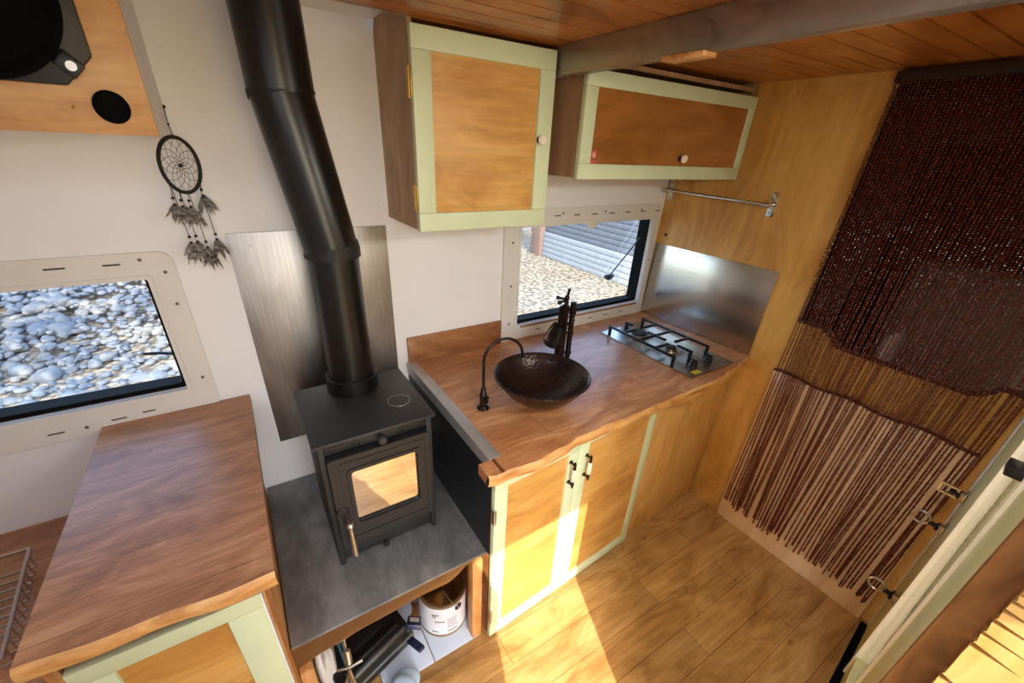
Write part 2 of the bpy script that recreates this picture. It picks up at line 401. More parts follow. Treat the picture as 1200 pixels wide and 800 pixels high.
b = nb(); on_wall(b, -.372, -.706, FZ + .02, FZ + .14, 0, -.04); on_wall(b, -.372, -.706, 1.70, 1.84, 0, -.04); obj('rail', b, 'green_door', dr)
for xx in (-.374, -.704):
    b = nb(); on_wall(b, xx + .005, xx - .005, FZ + .02, 1.84, .0075, -.01, .001); obj('edge_strip', b, 'alu_edge', dr)
b = nb(); on_wall(b, -.10, -.72, FZ + .012, FZ + .03, .008, -.03); obj('seal', b, 'rubber', dr)
b = nb(); on_wall(b, -.575, -.635, 1.118, 1.142, .028, -.004, .003); obj('latch', b, 'black', dr)

# three metal catches on the far stile
def catch(x, z, label, with_ring=True):
    yb = FW(x); t = thing('door_catch', label, 'catch', (x, yb, z), 'metal catches on the green door')
    b = nb(); box(b, x - .022, x + .022, yb, yb + .004, z - .022, z + .022, .001)
    box(b, x - .012, x + .012, yb, yb + .016, z - .012, z + .012, .002); obj('mount', b, 'nickel', t)
    b = nb(); cyl(b, (x - .024, yb + .018, z), (x + .024, yb + .018, z), .005, None, 12)
    box(b, x - .008, x + .008, yb + .012, yb + .042, z - .006, z + .006, .002); obj('hinge_arm', b, 'iron', t)
    if with_ring:
        b = nb(); tube(b, [(x, yb + .064 + .024 * math.cos(a), z + .004 + .024 * math.sin(a)) for a in [2 * PI * i / 24 for i in range(24)]], .0042, 8, True)
        obj('ring', b, 'nickel', t)
    else:
        b = nb()
        ring_plate(b, [(yb + u, z + v) for u, v in ((.02, -.02), (.07, -.02), (.07, .02), (.02, .02))], [(yb + u, z + v) for u, v in ((.026, -.013), (.063, -.013), (.063, .013), (.026, .013))], 'x', x - .004, x + .004)
        obj('ring', b, 'nickel', t)
    for s in (-1, 1):
        b = nb(); ball(b, (x + s * .015, yb + .005, z + s * .015), .003, 1); obj('screw', b, 'screw', t)
    return t

# door lining and ply edge beside the doorway, lit by the sun
t = thing('door_lining', 'brown wooden door lining beside the doorway, striped with sunlight', 'door lining', (-1.36, -1.66, FZ))
b = nb(); box(b, -1.321, -1.295, -1.665, -1.614, FZ, 1.86, .002); obj('lining_board', b, 'jamb_wood', t)
rj = random.Random(12); ed = []; z = FZ  # teeth shaped into the ply edge to streak the lining with sun
while z < 1.85:
    h = rj.uniform(.012, .035); ed += [(-1.646 - rj.uniform(0, .004), z)]
    if rj.random() < .75: ed += [(-1.647, z + h * .55), (-1.647 - rj.uniform(.02, .05), z + h * .72), (-1.647, z + h * .9)]
    z += h
b = nb(); prism(b, [(-1.80, FZ)] + ed + [(-1.646, 1.86), (-1.80, 1.86)], 'x', -1.335, -1.322); obj('ply_panel', b, 'jamb_ply', t)

# ------------------------------------------------------------------ windows
def window(name, label, op, fx0, fx1, fz0, fz1, rad, opened, slots_top, slots_bot, screws):
    o = bpy.data.objects.new(name, None); COL.objects.link(o); o.location = (op[1], 0, op[2]); o['kind'] = 'structure'; o['label'] = label
    b = nb(); ring_plate(b, rrect(fx0, fx1, fz0, fz1, rad), rrect(op[0], op[1], op[2], op[3], .006), 'y', -.009, .0)
    ring_plate(b, rrect(op[0] - .012, op[1] + .012, op[2] - .012, op[3] + .012, .01), rrect(op[0], op[1], op[2], op[3], .006), 'y', -.013, -.006)
    obj('frame', b, 'frame_plastic', o)
    b = nb(); ring_plate(b, rrect(op[0] + .0, op[1] - .0, op[2] + .0, op[3] - .0, .012), rrect(op[0] + .012, op[1] - .010, op[2] + .016, op[3] - .002, .012), 'y', .012, .075)
    obj('seal', b, 'rubber', o)
    # acrylic flap hung from the top
    h = op[3] - op[2]; R = Matrix.Translation((0, .085, op[3])) @ Matrix.Rotation(opened, 4, 'X') @ Matrix.Translation((0, -.085, -op[3]))
    b = nb(); prism(b, rrect(op[0] - .015, op[1] + .015, op[2] - .03, op[3] + .01, .03), 'y', .085, .088, R); pane = obj('pane', b, 'pane', o)
    for x0, z0, L in slots_top + slots_bot:
        b = nb(); box(b, x0, x0 + L, -.0095, -.006, z0 - .003, z0 + .003, .001, None, 1); obj('vent_slot', b, 'slot', o)
    for x0, z0 in screws:
        b = nb(); cyl(b, (x0, -.008, z0), (x0, -.0115, z0), .0055, .0045, 12); obj('screw', b, 'screw', o)
    return o, R, pane
w1, R1, p1 = window('window_1', 'left window in an off white plastic frame looking onto rocks', W1, -3.03, -2.178, .872, 1.423, .035, math.radians(9),
    [(-2.46, 1.395, .045), (-2.34, 1.394, .04)], [(-2.62, .905, .04), (-2.47, .91, .04), (-2.39, .915, .035)],
    [(-2.255, 1.403), (-2.206, 1.362), (-2.204, 1.262), (-2.204, 1.00), (-2.53, .905)])
w2, R2, p2 = window('window_2', 'right window above the worktop looking onto gravel and a grey boarded wall', W2, -1.009, -.004, .881, 1.50, .008, math.radians(14),
    [(-.74 + .115 * i, 1.465, .04) for i in range(7)], [(-.80 + .12 * i, .912, .035) for i in range(6)],
    [(-.962, 1.36), (-.962, 1.16), (-.965, .97), (-.69, 1.475), (-.42, 1.475), (-.16, 1.475), (-.026, 1.2)])
def stay(w, R, x, z0, z1):
    b = nb(); a = Vector((x, .03, z0)); c = R @ Vector((x - .05, .08, z1))
    tube(b, [a, a.lerp(c, .5), c], .004, 8); cyl(b, c + Vector((-.03, 0, 0)), c + Vector((.03, 0, 0)), .012, None, 12); box(b, c.x - .02, c.x + .02, c.y - .012, c.y + .008, c.z - .02, c.z + .012, .004)
    obj('stay', b, 'black', w)
stay(w2, R2, -.085, 1.32, 1.06); 
b = nb(); tube(b, [(-2.262, .03, 1.085), (-2.30, .05, 1.087), (-2.345, .07, 1.085)], .005, 8); obj('stay', b, 'black', w1)
b = nb(); box(b, -.53, -.47, -.016, -.004, 1.40, 1.432, .003); obj('catch', b, 'frame_plastic', w2)
b = nb(); tube(b, [(-.90, -.012, .946), (-.07, -.012, .946)], .006, 8); obj('blind_rail', b, 'upstand', w2)

# ------------------------------------------------------------------ left worktop and cabinet
def wavy_slab(b, xs, yback, yf, z0, z1, under):
    """slab with a live front edge; yf(x) top edge, under(x) -> (y,z) of lower edge"""
    t = nb(); rows = []
    for x in xs:
        y1 = yf(x); u = under(x)
        rows.append([t.verts.new(p) for p in ((x, yback, z0), (x, yback, z1), (x, y1 + .006, z1), (x, y1, z1 - .006), (x, u[0], u[1]), (x, u[0] + .03, u[1]))])
    for A, B in zip(rows, rows[1:]):
        for i in range(6): t.faces.new((A[i], A[(i + 1) % 6], B[(i + 1) % 6], B[i]))
    t.faces.new(rows[0][::-1]); t.faces.new(rows[-1]); bmesh.ops.recalc_face_normals(t, faces=t.faces); merge(b, t)
def edge_strip(b, xs, yf, z1, under, d=.0015):
    t = nb(); rows = []
    for x in xs:
        y1 = yf(x); u = under(x); m = ((y1 + u[0]) / 2 - .006, (z1 + u[1]) / 2)
        rows.append([t.verts.new(p) for p in ((x, y1 + .007, z1 + .0008), (x, y1 - d, z1 - .006), (x, m[0], m[1]), (x, u[0] - d, u[1] - .001), (x, u[0] + .012, u[1] - .001), (x, y1 + .012, z1 - .012))])
    for A, B in zip(rows, rows[1:]):
        for i in range(6): t.faces.new((A[i], A[(i + 1) % 6], B[(i + 1) % 6], B[i]))
    t.faces.new(rows[0][::-1]); t.faces.new(rows[-1]); bmesh.ops.recalc_face_normals(t, faces=t.faces); merge(b, t)
def lerp_table(tab):
    def f(x):
        if x <= tab[0][0]: return tab[0][1]
        for (a, va), (c, vc) in zip(tab, tab[1:]):
            if x <= c:
                s = (x - a) / (c - a); s = s * s * (3 - 2 * s); return va + (vc - va) * s
        return tab[-1][1]
    return f
LZ = .894
t = thing('worktop', 'brown live edged wooden worktop under the left window', 'worktop', (-2.29, -.42, LZ - .035))
xs = [-2.497 + .41 * i / 40 for i in range(41)]
lyf = lambda x: -.822 - .020 * math.sin((x + 2.5) * 3.4) - .003 * math.sin(x * 31)
lun = lambda x: (lyf(x) + .004, LZ - .034 - .004 * math.sin(x * 17))
b = nb(); wavy_slab(b, xs, -.003, lyf, LZ - .035, LZ, lun); obj('slab', b, 'top_wood_left', t)
b = nb(); edge_strip(b, xs, lyf, LZ, lun); obj('live_edge', b, 'bark_edge', t, True, 'pale live edge along the front')

t = thing('floor_cabinet', 'sage green and ply floor cabinet under the left worktop', 'cabinet', (-2.29, -.4, FZ))
b = nb()
box(b, -2.148, -2.126, -.775, -.002, FZ, LZ - .036, .001); box(b, -2.497, -2.475, -.775, -.002, FZ, LZ - .036, .001)
box(b, -2.475, -2.148, -.76, -.002, .03, .05); box(b, -2.475, -2.148, -.02, -.002, .05, LZ - .04)
obj('carcass', b, 'pine', t)
def panel_door(root, name, x0, x1, z0, z1, yf, th, st, sl, sr, top, bot, frame_mat, panel_mat, T=None, label=None):
    """frame and panel door; front at y=yf"""
    b = nb()
    box(b, x0, x0 + sl, yf, yf + th, z0 + bot, z1 - top, .0015, T); box(b, x1 - sr, x1, yf, yf + th, z0 + bot, z1 - top, .0015, T)
    box(b, x0, x1, yf, yf + th, z1 - top + .0006, z1, .0015, T); box(b, x0, x1, yf, yf + th, z0, z0 + bot - .0006, .0015, T)
    d = obj(name, b, frame_mat, root, True, label)
    b = nb(); box(b, x0 + sl - .004, x1 - sr + .004, yf + .008, yf + th - .001, z0 + bot - .004, z1 - top + .004, 0, T); obj('panel', b, panel_mat, d)
    return d
d = panel_door(t, 'door', -2.463, -2.133, .06, .806, -.80, .022, 0, .062, .072, .047, .06, 'green', 'ply_door')
b = nb(); box(b, -2.133, -2.129, -.80, -.778, .06, .806, .001); obj('edge_band', b, 'white_paint', d)
# low bench with wire rack at the far left
t = thing('bench', 'lower wooden bench top at the left edge below the window', 'bench', (-2.85, -.3, FZ))
b = nb(); box(b, -3.4, -2.502, -.72, -.002, .56, .595, .003); obj('bench_top', b, 'top_wood_left', t)
b = nb(); box(b, -3.4, -2.502, -.70, -.68, FZ, .56); box(b, -3.4, -3.38, -.68, -.002, FZ, .56); obj('front_panel', b, 'ply_side', t)
t = thing('wire_rack', 'grey wire rack at the left edge beside the brown worktop', 'rack', (-2.80, -.38, .595))
b = nb(); tube(b, [(-2.96, -.20, .66), (-2.70, -.20, .66), (-2.66, -.56, .66), (-2.96, -.56, .66)], .006, 8, True); obj('rim', b, 'nickel', t)
for i in range(11):
    yy = -.22 - .031 * i; xe = -2.70 + .04 * (i / 11.0)
    b = nb(); tube(b, [(-2.96, yy, .66), (-2.96, yy, .607), (xe - .0, yy, .607), (xe, yy, .66)], .003, 6); obj('wire', b, 'nickel', t)

# ------------------------------------------------------------------ hearth
HZ = .4465
t = thing('hearth', 'raised hearth with a grey metal top carrying the stove', 'hearth', (-1.79, -.36, FZ))
b = nb(); box(b, -2.122, -1.474, -.722, -.002, HZ - .012, HZ, .002); obj('metal_top', b, 'hearth_metal', t)
b = nb(); box(b, -2.122, -1.486, -.70, -.002, HZ - .03, HZ - .012); obj('base_board', b, 'pine_x', t)
ft = lerp_table([(-2.125, .330), (-2.05, .350), (-1.9, .368), (-1.72, .378), (-1.63, .374), (-1.60, .388), (-1.56, .418), (-1.52, .430), (-1.475, .432)])
b = nb(); fx = [-2.125 + .65 * i / 50 for i in range(51)]
prism(b, [(x, HZ - .012) for x in fx] + [(x, ft(x)) for x in fx[::-1]], 'y', -.716, -.704, None); obj('fascia', b, 'fascia', t)
b = nb(); tube(b, [(x, -.711, ft(x)) for x in fx], .005, 8); obj('fascia_edge', b, 'bark_edge', t)
b = nb(); box(b, -1.545, -1.505, -.735, -.695, FZ, HZ - .012, .002); obj('post', b, 'pine', t)
b = nb(); box(b, -2.122, -2.085, -.735, -.70, FZ, .325, .002); obj('post', b, 'pine', t)

# steel sheet on the wall behind the stove
b = nb(); box(b, -2.031, -1.527, -.006, -.001, .655, 1.462, .001)
for x, z in ((-1.965, .99), (-1.60, 1.02), (-1.60, 1.42), (-1.97, 1.42)): cyl(b, (x, -.005, z), (x, -.009, z), .005, .004, 12)
tag(obj('heat_shield', b, 'steel_sheet', None, True, None, None, (-1.78, 0, .655)), 'tall stained steel sheet on the white wall behind the flue', 'heat shield')

# ------------------------------------------------------------------ wood stove
sx0, sx1, sy0, sy1 = -1.952, -1.578, -.180, -.535
t = thing('wood_stove', 'black wood burning stove on the metal hearth', 'stove', (-1.765, -.36, HZ))
b = nb(); box(b, sx0, sx1, sy1, sy0, .949, .9625, .003); obj('top_plate', b, 'stove_top', t)
b = nb(); tube(b, [(-1.655 + .036 * math.cos(a), -.405 + .036 * math.sin(a), .9622) for a in [2 * PI * i / 32 for i in range(32)]], .0009, 6, True); obj('hotplate_ring', b, 'nickel', t)
b = nb()
box(b, sx0 + .012, sx0 + .03, -.525, -.19, HZ, .949, .003); box(b, sx1 - .03, sx1 - .012, -.525, -.19, HZ, .949, .003)
box(b, sx0 + .03, sx1 - .03, -.50, -.19, HZ + .035, .949, .002)
box(b, sx0 + .03, sx1 - .03, -.522, -.50, .915, .949, .002); obj('body', b, 'stove', t)
for i, x in enumerate((-1.895, -1.83, -1.69, -1.635)):
    b = nb(); box(b, x - .012, x + .012, -.5245, -.515, .925, .940, .002); obj('air_slot', b, 'black', t)
b = nb(); lathe(b, [(0, 0), (.006, 0), (.006, .014), (.013, .018), (.015, .026), (.011, .034), (0, .036)], Matrix.Translation((-1.757, -.522, .932)) @ Matrix.Rotation(PI / 2, 4, 'X'), 20); obj('air_knob', b, 'stove_top', t)
# door
dx0, dx1, dz0, dz1 = -1.922, -1.608, .548, .908
gx0, gx1, gz0, gz1 = -1.862, -1.652, .632, .848
b = nb(); ring_plate(b, rrect(dx0, dx1, dz0, dz1, .012), rrect(gx0, gx1, gz0, gz1, .012), 'y', -.545, -.515)
ring_plate(b, rrect(gx0 - .012, gx1 + .012, gz0 - .012, gz1 + .012, .014), rrect(gx0, gx1, gz0, gz1, .012), 'y', -.549, -.54)
ring_plate(b, rrect(dx0 + .028, dx1 - .014, dz0 + .03, dz1 - .02, .012), rrect(dx0 + .031, dx1 - .017, dz0 + .033, dz1 - .023, .012), 'y', -.5475, -.54)
dd = obj('door', b, 'stove', t)
b = nb(); box(b, gx0 - .004, gx1 + .004, -.536, -.530, gz0 - .004, gz1 + .004); obj('glass', b, 'stove_glass', dd)
b = nb(); cyl(b, (-1.895, -.545, .668), (-1.895, -.575, .668), .008, None, 16); ball(b, (-1.895, -.578, .668), .0135, 2)
cyl(b, (-1.895, -.578, .664), (-1.895, -.588, .545), .0075, .0105, 16, .002); obj('handle', b, 'nickel', dd, True, 'bright metal handle')
b = nb(); cyl(b, (-1.905, -.512, .70), (-1.905, -.55, .70), .022, .02, 20, .002); obj('latch_boss', b, 'black', dd)
# lower front with oval emboss
b = nb(); box(b, sx0 + .03, sx1 - .03, -.512, -.495, HZ + .012, .545, .003)
for r in (1, .9):
    tube(b, [(-1.745 + .075 * r * math.cos(a), -.512, .508 + .02 * r * math.sin(a)) for a in [2 * PI * i / 36 for i in range(36)]], .0014, 6, True)
obj('ash_front', b, 'stove', t)
b = nb(); lathe(b, [(0, 0), (.005, 0), (.005, .012), (.011, .016), (.011, .022), (0, .024)], Matrix.Translation((-1.783, -.512, .468)) @ Matrix.Rotation(PI / 2, 4, 'X'), 18); obj('ash_knob', b, 'black', t)

# flue
t = thing('flue_pipe', 'tall bent black flue pipe rising from the stove', 'flue', (-1.765, -.235, .9635))
P0, P1, P2, P3 = Vector((-1.762, -.235, .9635)), Vector((-1.764, -.235, 1.437)), Vector((-1.823, -.205, 1.832)), Vector((-1.827, -.205, 2.06))
b = nb(); lathe(b, [(.074, 0), (.087, 0), (.087, .052), (.083, .056), (.074, .056)], Matrix.Translation(P0), 48); obj('base_collar', b, 'flue', t)
def mitre(b, pts, r, seg=48):
    t = nb(); rings = []
    for i, p in enumerate(pts):
        d0 = (pts[i] - pts[i - 1]).normalized() if i else (pts[1] - pts[0]).normalized()
        d1 = (pts[i + 1] - pts[i]).normalized() if i < len(pts) - 1 else d0
        nrm = (d0 + d1).normalized(); ring = []
        for k in range(seg):
            a = 2 * PI * k / seg; u = Vector((1, 0, 0)); u = (u - d0 * u.dot(d0)).normalized(); v = d0.cross(u)
            q = p + (u * math.cos(a) + v * math.sin(a)) * r
            q = q + d0 * ((p - q).dot(nrm) / d0.dot(nrm)); ring.append(t.verts.new(q))
        rings.append(ring)
    for A, B in zip(rings, rings[1:]):
        for k in range(seg): t.faces.new((A[k], A[(k + 1) % seg], B[(k + 1) % seg], B[k]))
    merge(b, t)
d1 = (P2 - P1).normalized()
b = nb(); mitre(b, [P0 + Vector((0, 0, .002)), P1 - Vector((0, 0, .02)), ], .074); mitre(b, [P1 - Vector((0, 0, .02)), P1, P1 + d1 * .02], .0742); obj('pipe_section', b, 'flue', t)
b = nb(); mitre(b, [P1 + d1 * .005, P2, P2 + Vector((0, 0, .003))], .0775); obj('pipe_section', b, 'flue', t)
b = nb(); mitre(b, [P2 - Vector((0, 0, .0)), P3], .0795); obj('pipe_section', b, 'flue', t)
b = nb(); mitre(b, [P1 - Vector((0, 0, .016)), P1 + Vector((0, 0, .003)), P1 + d1 * .012], .0805); obj('joint_band', b, 'flue_joint', t)
b = nb(); mitre(b, [P2 - d1 * .004, P2, P2 + Vector((0, 0, .004))], .0812); obj('joint_band', b, 'flue_joint', t)
b = nb(); mitre(b, [P0 + Vector((0, 0, .17)), P0 + Vector((0, 0, .174))], .0748); obj('joint_band', b, 'flue_joint', t)
# ceiling plate
b = nb(); lathe(b, [(.081, 0), (.125, 0), (.125, .006), (.081, .006)], Matrix.Translation((-1.827, -.205, 2.054)), 40)
tag(obj('flue_collar', b, 'frame_plastic', None, True, None, None, (-1.827, -.205, 2.054)), 'flat grey collar where the flue meets the white ceiling', 'collar')

# ------------------------------------------------------------------ sink cabinet (front runs a little off square)
G = .0677
yfront = lambda x: -.7134 + G * (x + .7)
def CT(x0): return Matrix.Translation((x0, yfront(x0), 0)) @ Matrix.Rotation(math.atan(G), 4, 'Z')
t = thing('sink_cabinet', 'long ply floor cabinet with two green framed doors under the sink', 'cabinet', (-.75, -.4, FZ))
b = nb()
box(b, -1.480, -1.462, -.735, -.002, FZ, .838); box(b, -1.462, -.03, -.02, -.002, FZ, .80)
box(b, -1.46, -.03, -.62, -.02, FZ, FZ + .03)
prism(b, [(-1.462, yfront(-1.462) + .022), (-.66, yfront(-.66) + .022), (-.66, yfront(-.66) + .04), (-1.462, yfront(-1.462) + .04)], 'z', .78, .835)
prism(b, [(-1.462, yfront(-1.462) + .022), (-.66, yfront(-.66) + .022), (-.66, yfront(-.66) + .04), (-1.462, yfront(-1.462) + .04)], 'z', FZ, .03)
obj('carcass', b, 'pine_x', t)
b = nb(); box(b, -1.4835, -1.4805, -.737, -.002, HZ + .002, .834); obj('shield', b, 'shield', t, True, 'dark metal side facing the stove')
T = CT(-1.483); Wd = .3685
d1_ = panel_door(t, 'door', 0, Wd, FZ + .012, .812, 0, .02, 0, .052, .046, .04, .055, 'green', 'ply_door', T)
T2 = CT(-1.483) @ Matrix.Translation((Wd + .003, 0, 0)); Wd2 = .462
d2_ = panel_door(t, 'door', 0, Wd2, FZ + .012, .812, 0, .02, 0, .056, .036, .03, .05, 'green', 'ply_door', T2)
def bar_handle(door, Tm, x, z):
    b = nb()
    for s in (-1, 1):
        m = Tm @ Matrix.Translation((x, 0, z + s * .047))
        lathe(b, [(0, 0), (.008, 0), (.008, .003), (.0045, .006), (.0045, .022), (.006, .026), (0, .028)], m @ Matrix.Rotation(PI / 2, 4, 'X'), 14)
    m = Tm @ Matrix.Translation((x, -.023, z - .05))
    lathe(b, [(0, -.012), (.004, -.008), (.0045, 0), (.006, .02), (.006, .08), (.0045, .1), (.004, .108), (0, .112)], m, 14)
    h = obj('handle', b, 'bronze', door)
    b = nb(); lathe(b, [(.006, .022), (.008, .028), (.0095, .05), (.008, .072), (.006, .078)], m, 16); obj('grip', b, 'porcelain', h, True, 'white porcelain grip')
bar_handle(d1_, T, Wd - .036, .69); bar_handle(d2_, T2, .044, .685)
for z in (.66, .12):
    b = nb(); box(b, -.004, .006, -.004, .012, z - .03, z + .03, .0015, T); cyl(b, T @ Vector((-.002, -.003, z - .032)), T @ Vector((-.002, -.003, z + .032)), .0045, None, 10); obj('hinge', b, 'nickel', d1_)
b = nb(); T3 = CT(-.66) @ Matrix.Translation((.006, .016, 0)); prism(b, [(0, FZ), (.612, FZ), (.640, .80), (0, .80)], 'y', 0, .012, T3, .001); obj('ply_panel', b, 'cab_ply', t)

# ------------------------------------------------------------------ worktop
t = thing('worktop', 'live edged warm wood worktop with sink and hob below the right window', 'worktop', (-.75, -.4, .845))
wyf = lerp_table([(-1.53, -.800), (-1.50, -.808), (-1.35, -.815), (-1.25, -.801), (-1.17, -.788), (-1.0, -.781), (-.95, -.785), (-.8, -.780), (-.63, -.774), (-.5, -.771), (-.34, -.766), (-.2, -.74), (.0, -.705), (.1, -.70)])
wy = lambda x: wyf(x) + .0016 * math.sin(x * 47) + .001 * math.sin(x * 90 + 1)
dr_ = lerp_table([(-.75, 0.0), (-.35, .055), (0.0, .115), (.1, .12)])
wun = lambda x: (wy(x) + .006 + dr_(x) * .62, .842 - dr_(x) * 1.25 - .003 * math.sin(x * 23))
xs = [-1.527 + 1.530 * i / 110 for i in range(111)]
b = nb()
# back rectangle starts at the metal strip, the jut in front reaches further left
wavy_slab(b, [x for x in xs if x >= -1.483], -.003, wy, .842, .88, wun)
wavy_slab(b, [-1.527 + .0445 * i / 4 for i in range(5)], -.735, wy, .842, .88, wun)
obj('slab', b, 'top_wood', t)
b = nb(); edge_strip(b, xs, wy, .88, wun); obj('live_edge', b, 'bark_edge', t, True, 'pale wavy live edge along the front')
b = nb(); box(b, -1.486, -1.447, -.735, -.004, .880, .8825, .0008); box(b, -1.4885, -1.486, -.735, -.004, .835, .8825, .0008); obj('edge_strip', b, 'trim_metal', t, True, 'metal strip along the edge beside the stove')
b = nb(); box(b, -1.48, -1.011, -.017, -.002, .88, .998, .002); obj('upstand', b, 'upstand', t)

# ------------------------------------------------------------------ basin
bc = Vector((-1.150, -.532, 0)); 
t = thing('vessel_sink', 'round dark hammered copper bowl sink on the worktop', 'sink', (bc.x, bc.y, .88))
prof = [(.0, .0), (.055, .0), (.065, .004), (.095, .022), (.135, .055), (.162, .090), (.1755, .115), (.179, .117), (.180, .113), (.1805, .118), (.176, .121), (.170, .1165), (.157, .092), (.130, .060), (.09, .028), (.055, .013), (.026, .009), (0, .009)]
b = nb(); lathe(b, prof, Matrix.Translation((bc.x, bc.y, .88)), 64); obj('bowl', b, 'copper_bowl', t)
b = nb(); lathe(b, [(0, .0), (.008, .002), (.017, .004), (.022, .003), (.026, .0)], Matrix.Translation((bc.x, bc.y, .8895)), 28); obj('drain', b, 'bronze', t)

# ------------------------------------------------------------------ tall tap
tb = Vector((-.862, -.285, .88))
t = thing('basin_tap', 'tall dark bronze tap with open spout behind the bowl sink', 'tap', tb)
o = lambda x, y, z: (tb.x + x, tb.y + y, .88 + z)
b = nb(); lathe(b, [(0, 0), (.032, 0), (.032, .006), (.024, .012), (.0225, .03), (.0225, .235), (.025, .24), (.025, .252), (.02, .256), (.012, .262), (0, .262)], Matrix.Translation(tb), 28); obj('column', b, 'bronze', t)
b = nb(); cyl(b, o(.046, -.006, .0), o(.046, -.006, .22), .0125, None, 18, .002)
for z in (.02, .12, .215): cyl(b, o(.046, -.006, z), o(.046, -.006, z + .014), .0165, None, 18, .002)
box(b, tb.x + .01, tb.x + .05, tb.y - .014, tb.y + .004, 1.045, 1.06, .003); obj('side_pipe', b, 'bronze', t)
# spout: open trough leaning to the bowl
b = nb(); tt = nb(); rows = []
dirv = Vector((-.93, -.37, 0)).normalized(); sv = Vector((.37, -.93, 0)).normalized()
for i in range(9):
    s = i / 8; c = Vector(o(0, 0, .205)) + dirv * (.012 + .075 * s) + Vector((0, 0, -.02 - .065 * s * s)); w = .024 + .018 * s
    rows.append([[tt.verts.new(c + sv * w * math.cos(a) + Vector((0, 0, -w * .8 * math.sin(a))) * k) for a in [PI * j / 8 for j in range(9)]] for k in (1, .86)])
for A, B in zip(rows, rows[1:]):
    for k in (0, 1):
        for j in range(8): tt.faces.new((A[k][j], A[k][j + 1], B[k][j + 1], B[k][j]))
    for j in (0, 8): tt.faces.new((A[0][j], A[1][j], B[1][j], B[0][j]))
for r in (rows[0], rows[-1]):
    for j in range(8): tt.faces.new((r[0][j], r[0][j + 1], r[1][j + 1], r[1][j]))
bmesh.ops.recalc_face_normals(tt, faces=tt.faces); merge(b, tt); obj('spout', b, 'bronze', t)
b = nb(); cyl(b, o(0.01, 0, .262), o(0.01, 0, .292), .011, .009, 14); ball(b, o(.01, 0, .294), .012, 2)
cyl(b, o(.01, 0, .29), o(.016, -.004, .335), .005, .0065, 10, .001)
cyl(b, o(.01, 0, .285), o(-.035, -.012, .283), .005, .006, 10); ball(b, o(-.04, -.013, .283), .010, 2)
cyl(b, o(.01, 0, .285), o(-.006, .035, .285), .005, .006, 10)
ball(b, o(-.008, .039, .285), .009, 2); obj('lever', b, 'bronze', t)
b = nb(); lathe(b, [(0, 0), (.014, 0), (.014, .016), (.018, .018), (.018, .026), (.013, .03), (.013, .046), (.016, .05), (0, .054)], Matrix.Translation(o(.046, -.006, .22)), 18); obj('valve', b, 'bronze', t)

# ------------------------------------------------------------------ slim filter tap
t = thing('filter_tap', 'slim dark gooseneck tap left of the bowl sink', 'tap', (-1.366, -.474, .88))
b = nb(); lathe(b, [(0, 0), (.023, 0), (.023, .005), (.017, .012), (.0125, .016), (.0125, .05), (.0145, .052), (.0145, .06), (.011, .064), (.009, .082), (.006, .09), (0, .09)], Matrix.Translation((-1.366, -.474, .88)), 24); obj('body', b, 'bronze', t)
b = nb(); cyl(b, (-1.366, -.486, .92), (-1.366, -.502, .92), .0065, None, 12); cyl(b, (-1.366, -.500, .918), (-1.366, -.506, .945), .004, .005, 10); obj('lever', b, 'bronze', t)
dv = Vector((.150, -.016, 0)); pts = [Vector((-1.366, -.474, z)) for z in (.965, 1.0, 1.04, 1.075)]
for i in range(1, 17):
    a = PI * i / 16 * .95; pts.append(Vector((-1.366, -.474, 1.075)) + dv / 2 * (1 - math.cos(a)) + Vector((0, 0, .073 * math.sin(a))))
pts.append(pts[-1] + Vector((.003, 0, -.02)))
b = nb(); tube(b, pts, .0052, 12); obj('gooseneck', b, 'bronze', t)

# ------------------------------------------------------------------ hob
t = thing('gas_hob', 'two burner steel gas hob with black pan support by the end wall', 'hob', (-.31, -.42, .881))
hx0, hx1, hy0, hy1 = -.466, -.150, -.707, -.145
b = nb(); prism(b, rrect(hx0, hx1, hy0, hy1, .008), 'z', .8805, .887, None); obj('plate', b, 'hob_steel', t)
def burner(x, y, r):
    b = nb(); lathe(b, [(r * 1.25, 0), (r * 1.2, .003), (r, .005), (r, .012), (r * .95, .013), (0, .013)], Matrix.Translation((x, y, .887)), 30)
    for i in range(24):
        a = 2 * PI * i / 24; box(b, -.0018, .0018, r * .93, r * 1.04, .010, .016, 0, Matrix.Translation((x, y, .886)) @ Matrix.Rotation(a, 4, 'Z'))
    u = obj('burner', b, 'hob_steel', t)
    b = nb(); lathe(b, [(0, 0), (r * .8, 0), (r * .86, .004), (r * .8, .009), (0, .011)], Matrix.Translation((x, y, .9)), 26); obj('cap', b, 'iron', u)
burner(-.318, -.275, .046); burner(-.315, -.475, .030)
b = nb(); gz = .932
def bar(p, q, w=.0065, h=.011):
    p, q = Vector(p), Vector(q); d = q - p; L = d.length
    if abs(d.z) > L * .9: box(b, p.x - w, p.x + w, p.y - w, p.y + w, min(p.z, q.z), max(p.z, q.z), .0015)
    else:
        m = Matrix.Translation(p) @ Matrix.Rotation(math.atan2(d.y, d.x), 4, 'Z'); box(b, 0, L, -w, w, -h, 0, .002, m)
gx0_, gx1_, gy0_, gy1_ = -.440, -.190, -.585, -.185
bar((gx0_, gy0_, gz), (gx0_, gy1_, gz)); bar((gx1_, gy0_, gz), (gx1_, gy1_, gz)); bar((gx0_, -.375, gz), (gx1_, -.375, gz))
for x, y in ((gx0_, gy0_), (gx1_, gy0_), (gx0_, gy1_), (gx1_, gy1_)): bar((x, y, .887), (x, y, gz))
for y, r in ((-.275, .05), (-.475, .035)):
    bar((gx0_, y, gz), (-.318 - r * .7, y, gz)); bar((gx1_, y, gz), (-.318 + r * .7, y, gz))
